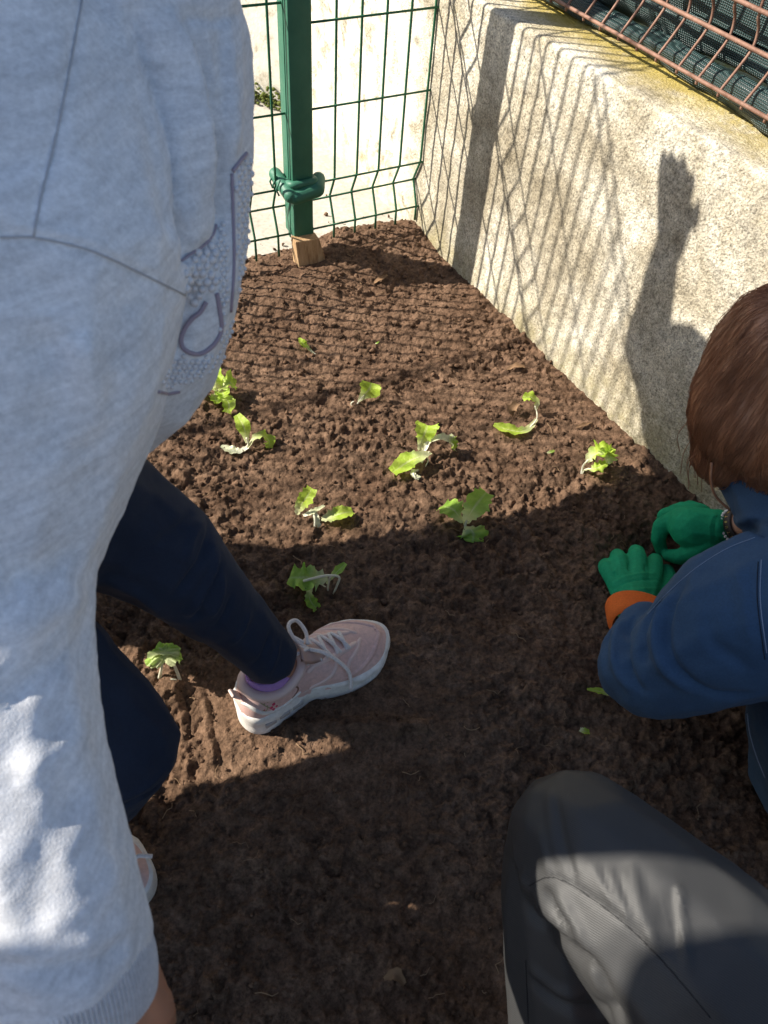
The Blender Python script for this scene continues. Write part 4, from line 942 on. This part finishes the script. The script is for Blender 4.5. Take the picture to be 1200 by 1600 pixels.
# ------------------------------------------------------------------ people to the left, out of the frame, whose shadows fall on bed and wall, plus one added to shade the hair
def bystander(loc, label, J, coat, trs):
    r = empty('person', (loc[0], loc[1], 0), label, 'person'); f = J['face']
    bd = [((J['pel'], .08), (J['chest'], .09)), ((J['chest'], .06), (J['neck'], .045)), ((J['neck'], .045), (J['head']-(0, 0, .07), .042))]+head_segs(J['head'], f)
    wd_ = J.get('wid', .15); ct = [((J['pel'], (.13, wd_, .15)), (J['chest'], (.12, wd_, .145))), ((J['shl'], .075), (J['shr'], .075)), ((J['chest'], .12), (J['neck']-(0, 0, .05), .08))]; tr = []
    for s in 'lr':
        a, b, c = J['sh'+s], J['el'+s], J['wr'+s]; bd += [((a, .04), (b, .034)), ((b, .034), (c, .022))]; ct += [((a, .068), (b, .052)), ((b, .050), (c, .029))]
        hd_ = nrm(c-b); bd += hand_segs(c, hd_, np.cross(hd_, (0, 1, 0))+1e-3, .17, [(1.3, 1.5, 1.0)]*4, (.7, .5, .5, .5), side=1 if s == 'l' else -1)
        h, k, n_ = J['pel'], J['kn'+s], J['an'+s]; bd += [((h, .07), (k, .045)), ((k, .045), (n_, .03)), ((n_, .03), (n_+nrm((f[0], f[1], 0))*.13-(0, 0, .04), .028))]; tr += [((h, .115), (k, .070)), ((k, .070), (n_+(0, 0, .02), .052))]
        child('shoe', organic([((n_-(0, 0, .045), .036), (n_+nrm((f[0], f[1], 0))*.16-(0, 0, .05), .032))], .006, 3), M['dark'], r)
    child('body', organic(bd, .006, 3), M['skin2'], r); face_bits(J['head'], f, r)
    for nm, sg, m_ in (('jacket', ct, coat), ('trousers', tr, trs)):
        me = organic(sg, .008, 5); rumple(me, .004, 15, 7); child(nm, me, m_, r)
    child('hair', organic([((J['head']+(-.02*f[0], -.02*f[1], .03), .102), (J['head']+(-.04*f[0], -.04*f[1], -.03), .09))], .008, 3), M['hair2'], r)
A = np.array
bystander((-.75, .72), 'person in a dark jacket crouching far left of the bed with one fist raised', dict(face=(1, .1), pel=A([-.80, .66, .50]), chest=A([-.68, .84, .80]), neck=A([-.63, 1.01, .96]), head=A([-.60, 1.12, 1.04]), wid=.13,
    shl=A([-.66, .96, .94]), ell=A([-.62, 1.225, 1.03]), wrl=A([-.60, 1.255, 1.20]), shr=A([-.70, .78, .88]), elr=A([-.66, .66, .70]), wrr=A([-.55, .68, .60]), knl=A([-.60, .74, .34]), anl=A([-.74, .74, .08]), knr=A([-.58, .66, .32]), anr=A([-.76, .64, .08])), M['coat'], M['jeans'])
bystander((-.95, .47), 'person in navy trousers and dark jacket standing upright with feet apart, left of the bed', dict(face=(1, .05), pel=A([-.96, .475, 1.0]), chest=A([-.94, .47, 1.36]), neck=A([-.94, .47, 1.54]), head=A([-.92, .46, 1.70]), wid=.205,
    shl=A([-.95, .66, 1.45]), ell=A([-.95, .72, 1.17]), wrl=A([-.88, .69, .93]), shr=A([-.95, .29, 1.45]), elr=A([-.95, .265, 1.17]), wrr=A([-.88, .28, .93]), knl=A([-.92, .645, .52]), anl=A([-.96, .67, .08]), knr=A([-.92, .29, .52]), anr=A([-.96, .27, .08])), M['coat'], M['jeans'])
bystander((-.88, .78), 'added unseen figure in a dark jacket shading the auburn hair, right behind the one with a raised fist', dict(face=(1, .1), pel=A([-.88, .73, .90]), chest=A([-.86, .81, 1.34]), neck=A([-.86, .81, 1.48]), head=A([-.85, .785, 1.62]), wid=.15,  # added unseen figure, placed to block the sun from the auburn hair
    shl=A([-.86, .96, 1.44]), ell=A([-.87, .97, 1.12]), wrl=A([-.82, .90, .92]), shr=A([-.86, .65, 1.38]), elr=A([-.87, .62, 1.12]), wrr=A([-.82, .64, .92]), knl=A([-.86, .74, .46]), anl=A([-.89, .72, .08]), knr=A([-.86, .66, .46]), anr=A([-.89, .64, .08])), M['coat'], M['jeans'])
bystander((-.72, .08), 'person in a dark jacket crouching low at the near left edge of the bed', dict(face=(1, .1), pel=A([-.78, .08, .30]), chest=A([-.70, .09, .60]), neck=A([-.68, .05, .66]), head=A([-.66, .02, .71]), wid=.165,
    shl=A([-.69, .185, .67]), ell=A([-.64, .22, .42]), wrl=A([-.50, .17, .22]), shr=A([-.69, -.03, .66]), elr=A([-.60, -.08, .38]), wrr=A([-.50, -.04, .22]), knl=A([-.56, .17, .30]), anl=A([-.72, .17, .08]), knr=A([-.56, -.01, .30]), anr=A([-.72, -.01, .08])), M['coat'], M['jeans'])
bystander((-1.15, -.22), 'person in a dark jacket standing behind the low crouching one, outermost at the near left', dict(face=(1, .2), pel=A([-1.15, -.24, .85]), chest=A([-1.13, -.19, 1.30]), neck=A([-1.12, .03, 1.50]), head=A([-1.10, .09, 1.585]), wid=.19,
    shl=A([-1.14, .045, 1.52]), ell=A([-1.13, .0, 1.05]), wrl=A([-1.05, -.03, .85]), shr=A([-1.14, -.40, 1.33]), elr=A([-1.14, -.44, 1.05]), wrr=A([-1.05, -.40, .85]), knl=A([-1.1, -.12, .44]), anl=A([-1.15, -.10, .08]), knr=A([-1.1, -.32, .44]), anr=A([-1.15, -.32, .08])), M['coat'], M['jeans'])
# ------------------------------------------------------------------ lettuce seedlings
def leaf_mesh(spine, widths, ruffle=.12, cup=.25, side=None, na=11, nl=22, seed=0, jag=.10):
    sp_ = spline(spine, max(3, nl//(len(spine)-1))); n_ = len(sp_); W_ = np.interp(np.linspace(0, 1, n_), np.linspace(0, 1, len(widths)), widths); vs = []; al = []; ac = []
    for i, p in enumerate(sp_):
        a = sp_[max(i-1, 0)]; b = sp_[min(i+1, n_-1)]; t = nrm(b-a+1e-9)
        s_ = nrm(np.array(side, float)-np.dot(side, t)*t) if side is not None else nrm(np.cross(t, (0, 0, 1.))+1e-6)
        nn_ = np.cross(s_, t)
        for k in range(na):
            u = 2*k/(na-1)-1; w_ = W_[i]*.5*(1+jag*math.sin(i*2.1+seed*3+(u > 0)*2)*abs(u)**3+jag*.8*math.sin(i*4.7+seed))
            h = cup*w_*u*u+ruffle*w_*abs(u)**1.5*math.sin(i*1.25+seed+(u > 0)*1.7)+.05*w_*math.sin(i*2.9+k)
            if abs(u) < .15: h -= .06*w_
            vs.append(p+s_*u*w_+nn_*h); al.append(i/(n_-1)); ac.append(abs(u))
    f = [(i*na+k, i*na+k+1, (i+1)*na+k+1, (i+1)*na+k) for i in range(n_-1) for k in range(na-1)]
    me = mesh_from(vs, f)
    for nm, d in (('along', al), ('across', ac)):
        a = me.attributes.new(nm, 'FLOAT', 'POINT'); a.data.foreach_set('value', d)
    return me
def Z_(p): x, y, h = p; q = PZ(x, y, .01+h); z = soil_z(q[0], q[1]); return PZ(x, y, z+h)
def seedling(label, leaves, stems=(), m_='leaf', group='lettuce seedlings planted in the bed', name='lettuce_seedling'):
    b = leaves[0][0][0]; root = empty(name, Z_((b[0], b[1], 0)), label, 'seedling' if name == 'lettuce_seedling' else 'leaf', group)
    for i, (pts, wid, kw) in enumerate(leaves):
        P_ = [Z_(p) for p in pts]; d = np.linalg.norm(P_[len(P_)//2]-CAM); kw = dict(kw); mm_ = kw.pop('mat', m_)
        w_ = [w*d/F*1.12 for w in wid]; s_ = kw.pop('side', None)
        if s_ is not None: s_ = RC @ np.array([s_[0], s_[1], s_[2] if len(s_) > 2 else 0.])
        child('leaf', leaf_mesh(P_, w_, side=s_, seed=i+len(label), **kw), M[mm_], root)
    for pts, r in stems:
        P_ = spline([Z_(p) for p in pts], 6); child('stem', tube_bm(P_, [r*(1-.3*k/len(P_)) for k in range(len(P_))], 8), M['stem'], root)
    return root
G1 = 'lettuce seedlings planted in the bed'
seedling('tiny pale seedling lying alone nearest the green post', [([(490, 552, .003), (482, 545, .008), (474, 537, .018), (467, 528, .022)], [3, 5, 13, 3], {}), ([(484, 547, .004), (478, 540, .010), (470, 536, .012)], [3, 7, 3], {})], [([(494, 554, 0), (484, 547, .006)], .0014)])
seedling('bushy bright seedling with several crinkled leaves beside the beaded sweatshirt hem', [([(340, 612, .0), (337, 600, .02), (336, 588, .045), (341, 573, .06)], [5, 18, 26, 8], dict(cup=.5, ruffle=.35, side=(1, 0))), ([(338, 612, .0), (325, 606, .02), (314, 606, .03), (305, 612, .02)], [4, 18, 22, 8], dict(cup=.4, ruffle=.35)),
    ([(340, 614, 0), (350, 604, .025), (360, 598, .035), (368, 606, .02)], [4, 22, 28, 10], dict(cup=.4, ruffle=.3)), ([(343, 616, 0), (352, 622, .02), (358, 632, .02), (355, 645, .01)], [4, 16, 18, 12], dict(ruffle=.3)), ([(338, 614, 0), (336, 622, .02), (342, 630, .02)], [4, 15, 8], dict(ruffle=.3)), ([(342, 612, 0), (348, 614, .03), (350, 622, .03)], [5, 20, 9], dict(ruffle=.35))])
seedling('seedling with a spoon-shaped upright leaf and a drooping pale leaf, below the beaded hem', [([(386, 692, .01), (384, 680, .03), (380, 665, .05), (370, 648, .055)], [4, 10, 21, 10], dict(side=(1, -.4), ruffle=.06, cup=.15, jag=.02)), ([(388, 698, .01), (398, 684, .03), (410, 680, .035), (420, 688, .02), (421, 700, .008)], [4, 9, 15, 18, 8], dict(ruffle=.3)),
    ([(388, 698, .008), (375, 705, .008), (360, 703, .010), (345, 697, .006)], [6, 9, 15, 5], dict(mat='stem', ruffle=.2))], [([(384, 703, 0), (388, 694, .015), (385, 684, .03)], .0026)])
seedling('small seedling with one triangular leaf between the two middle rows', [([(560, 628, .004), (568, 618, .016), (577, 608, .030), (580, 598, .038)], [3, 12, 32, 26], dict(cup=.3, side=(1, -.2), jag=.05))], [([(550, 636, 0), (549, 630, .008), (553, 627, .008)], .0016), ([(556, 634, 0), (563, 625, .01), (570, 616, .018)], .0017)])
seedling('large seedling in mid bed with a broad flat leaf and an arching white-ribbed leaf', [([(656, 704, .01), (659, 690, .03), (664, 676, .05), (668, 664, .055)], [6, 12, 28, 34], dict(side=(1, 0), cup=.35, ruffle=.2)), ([(661, 708, .01), (672, 690, .035), (688, 685, .045), (702, 690, .03), (711, 701, .012)], [5, 8, 12, 20, 14], dict(ruffle=.15, cup=.5, mat='stem')),
    ([(701, 688, .034), (707, 692, .028), (711, 702, .012)], [14, 22, 8], dict(ruffle=.2)), ([(673, 707, .02), (655, 713, .025), (636, 722, .022), (613, 738, .012)], [6, 20, 32, 16], dict(ruffle=.1, cup=.15, jag=.05)), ([(646, 733, .012), (646, 742, .014), (655, 748, .010)], [5, 8, 8], dict(mat='stem', ruffle=.05))],
    [([(659, 724, 0), (664, 712, .012), (671, 706, .02)], .002), ([(653, 735, 0), (646, 738, .012), (650, 748, .012), (657, 745, .004)], .0028), ([(664, 730, 0), (669, 720, .008), (668, 714, .012)], .0013)])
seedling('wilted seedling with a long curled stem joining a lying leaf and a small raised leaf', [([(838, 655, .01), (828, 668, .008), (812, 674, .008), (790, 670, .012), (771, 664, .012)], [5, 9, 14, 20, 8], dict(ruffle=.15)), ([(837, 640, .02), (838, 628, .035), (828, 620, .045), (817, 624, .04)], [3, 10, 18, 8], dict(ruffle=.2))], [([(828, 668, .006), (838, 656, .014), (839, 645, .018), (836, 634, .03)], .0018)])
seedling('seedling with a ruffled bright leaf nearest the foot of the concrete wall', [([(917, 722, .02), (926, 712, .035), (938, 706, .045), (954, 700, .05)], [5, 18, 26, 16], dict(ruffle=.35, cup=.5)), ([(912, 735, .006), (924, 733, .02), (936, 730, .024), (948, 722, .03)], [4, 10, 18, 8], dict(ruffle=.35)), ([(944, 716, .04), (950, 710, .05), (956, 698, .05)], [14, 26, 9], dict(ruffle=.5, side=(.5, 1)))], [([(908, 742, 0), (911, 728, .014), (920, 718, .03)], .0022), ([(909, 742, 0), (914, 734, .006), (926, 732, .018)], .0018)])
seedling('seedling with one upright and one flat leaf at the edge of the shade, left', [([(464, 804, .006), (468, 792, .024), (478, 778, .045), (488, 763, .05)], [4, 14, 22, 16], dict(side=(1, .4), ruffle=.2, cup=.25)), ([(502, 812, .01), (516, 808, .016), (533, 802, .02), (551, 799, .014)], [6, 20, 25, 14], dict(ruffle=.12)), ([(474, 806, .01), (488, 800, .015), (507, 790, .02)], [5, 9, 4], dict(mat='stem')), ([(490, 800, .014), (494, 810, .010), (499, 823, .002)], [7, 9, 6], dict(mat='stem'))], [([(492, 824, 0), (492, 812, .01), (490, 802, .014)], .0022)])
seedling('three-leaved green seedling straddling the edge of the shade', [([(725, 818, .01), (717, 806, .03), (707, 795, .035), (691, 790, .025)], [5, 22, 36, 26], dict(ruffle=.15, cup=.15)), ([(726, 818, .01), (735, 802, .04), (746, 786, .055), (760, 769, .055)], [5, 24, 36, 22], dict(ruffle=.12, cup=.2, side=(1, .5))), ([(728, 822, .01), (736, 828, .015), (740, 836, .012), (738, 848, .006)], [8, 34, 42, 20], dict(ruffle=.25, side=(1, .1)))], [([(728, 826, 0), (727, 819, .01), (730, 812, .02)], .0028)], 'leaf2')
seedling('ruffled seedling with long bent white stalks, above the shoelace', [([(512, 905, .03), (495, 903, .035), (474, 902, .035), (452, 902, .022)], [8, 32, 44, 26], dict(ruffle=.35, cup=.1)), ([(487, 915, .02), (483, 928, .012), (486, 940, .010), (496, 952, .004)], [6, 9, 18, 12], dict(ruffle=.3)), ([(510, 912, .02), (520, 900, .03), (530, 890, .035), (540, 880, .035)], [3, 8, 14, 6], dict(ruffle=.1, jag=.02))],
    [([(474, 908, .036), (500, 901, .040), (516, 899, .040), (530, 902, .034), (526, 916, .016), (521, 928, 0)], .0024), ([(516, 900, .038), (513, 912, .02), (512, 924, 0)], .0022), ([(488, 912, .03), (484, 920, .02)], .002), ([(486, 912, .02), (500, 912, .012), (512, 920, 0)], .0016)], 'leaf2')
seedling('umbrella-shaped seedling on two pale stalks beside the shoe print, between the navy legs', [([(258, 1034, .05), (248, 1024, .062), (240, 1020, .06), (233, 1026, .045)], [26, 36, 34, 14], dict(ruffle=.3, cup=-.2)), ([(256, 1034, .05), (264, 1020, .064), (274, 1018, .06), (284, 1024, .045)], [26, 34, 32, 12], dict(ruffle=.3, cup=-.2)), ([(256, 1022, .065), (258, 1014, .062), (258, 1005, .05)], [40, 36, 12], dict(ruffle=.3, cup=-.2))],
    [([(249, 1059, 0), (252, 1046, .026), (254, 1034, .05)], .0026), ([(281, 1062, 0), (275, 1046, .026), (270, 1034, .05)], .0028), ([(252, 1058, .001), (265, 1061, .001), (276, 1062, .001)], .0016)], 'leaf2')
seedling('narrow yellow-green leaf poking out from under the denim elbow', [([(965, 1090, .01), (950, 1084, .012), (935, 1080, .012), (917, 1077, .010)], [5, 8, 9, 3], dict(ruffle=.15, cup=.5))], (), 'leaf', None, 'fallen_leaf')
seedling('tiny scrap of green leaf on dark soil below the denim elbow', [([(906, 1140, .003), (913, 1142, .006), (921, 1144, .003)], [6, 9, 6], {})], (), 'leaf', None, 'leaf_scrap')
seedling('tiny scrap of green leaf lying between the wilted seedling and the wall seedling', [([(855, 708, .003), (861, 706, .005), (866, 704, .003)], [3, 5, 3], {})], (), 'leaf2', None, 'leaf_scrap')
seedling('tiny green scrap lying right of the smallest seedling', [([(586, 538, .002), (589, 536, .004), (593, 533, .002)], [2, 3, 1], {})], (), 'leaf2', None, 'leaf_scrap')
def dead(label, pts, wid, m_='dead'):
    P_ = [Z_(p) for p in pts]; d = np.linalg.norm(P_[0]-CAM); me = leaf_mesh(P_, [w*d/F for w in wid], ruffle=.15, cup=.4, nl=12)
    tag(obj('dry_leaf', me, M[m_]), label, 'dry leaf', None)
dead('long dry brown leaf lying in the shade of the green post', [(582, 444, .004), (594, 436, .010), (606, 430, .006)], [3, 10, 3])
dead('curled brown leaf standing above the wilted seedling', [(801, 650, .004), (800, 640, .016), (808, 630, .022)], [4, 15, 10])
dead('dry torn leaf below the foot of the concrete wall', [(792, 578, .004), (806, 572, .010), (820, 574, .006)], [5, 11, 5])
dead('small dry leaf flake next to the wall, between two seedlings', [(900, 668, .003), (912, 664, .006), (924, 660, .003)], [3, 7, 2])
dead('dry leaf half buried in the shaded soil near the grey knee', [(600, 1530, .004), (618, 1522, .010), (632, 1538, .004)], [4, 16, 6])
# fine roots and bark flakes in the soil
bm = bmesh.new()
for k in range(170):
    x, y = RNG.uniform(-.35, .75), RNG.uniform(.1, 1.9)
    if (x-W0[0])*WN[0]+(y-W0[1])*WN[1] > -.02: continue
    a = RNG.uniform(0, 6.28); L = RNG.uniform(.006, .030); pts = []
    for j in range(5):
        q = (x+math.cos(a)*L*j/4, y+math.sin(a)*L*j/4); pts.append((q[0], q[1], soil_z(*q)+.0035+.001*math.sin(j*2))); a += RNG.uniform(-.4, .4)
    tube_bm(pts, RNG.uniform(.0003, .0008), 4, bm)
tag(obj('root_bits', bm, mat('dry_root', (.26, .17, .10, 1), .9, .1)), kind='stuff')
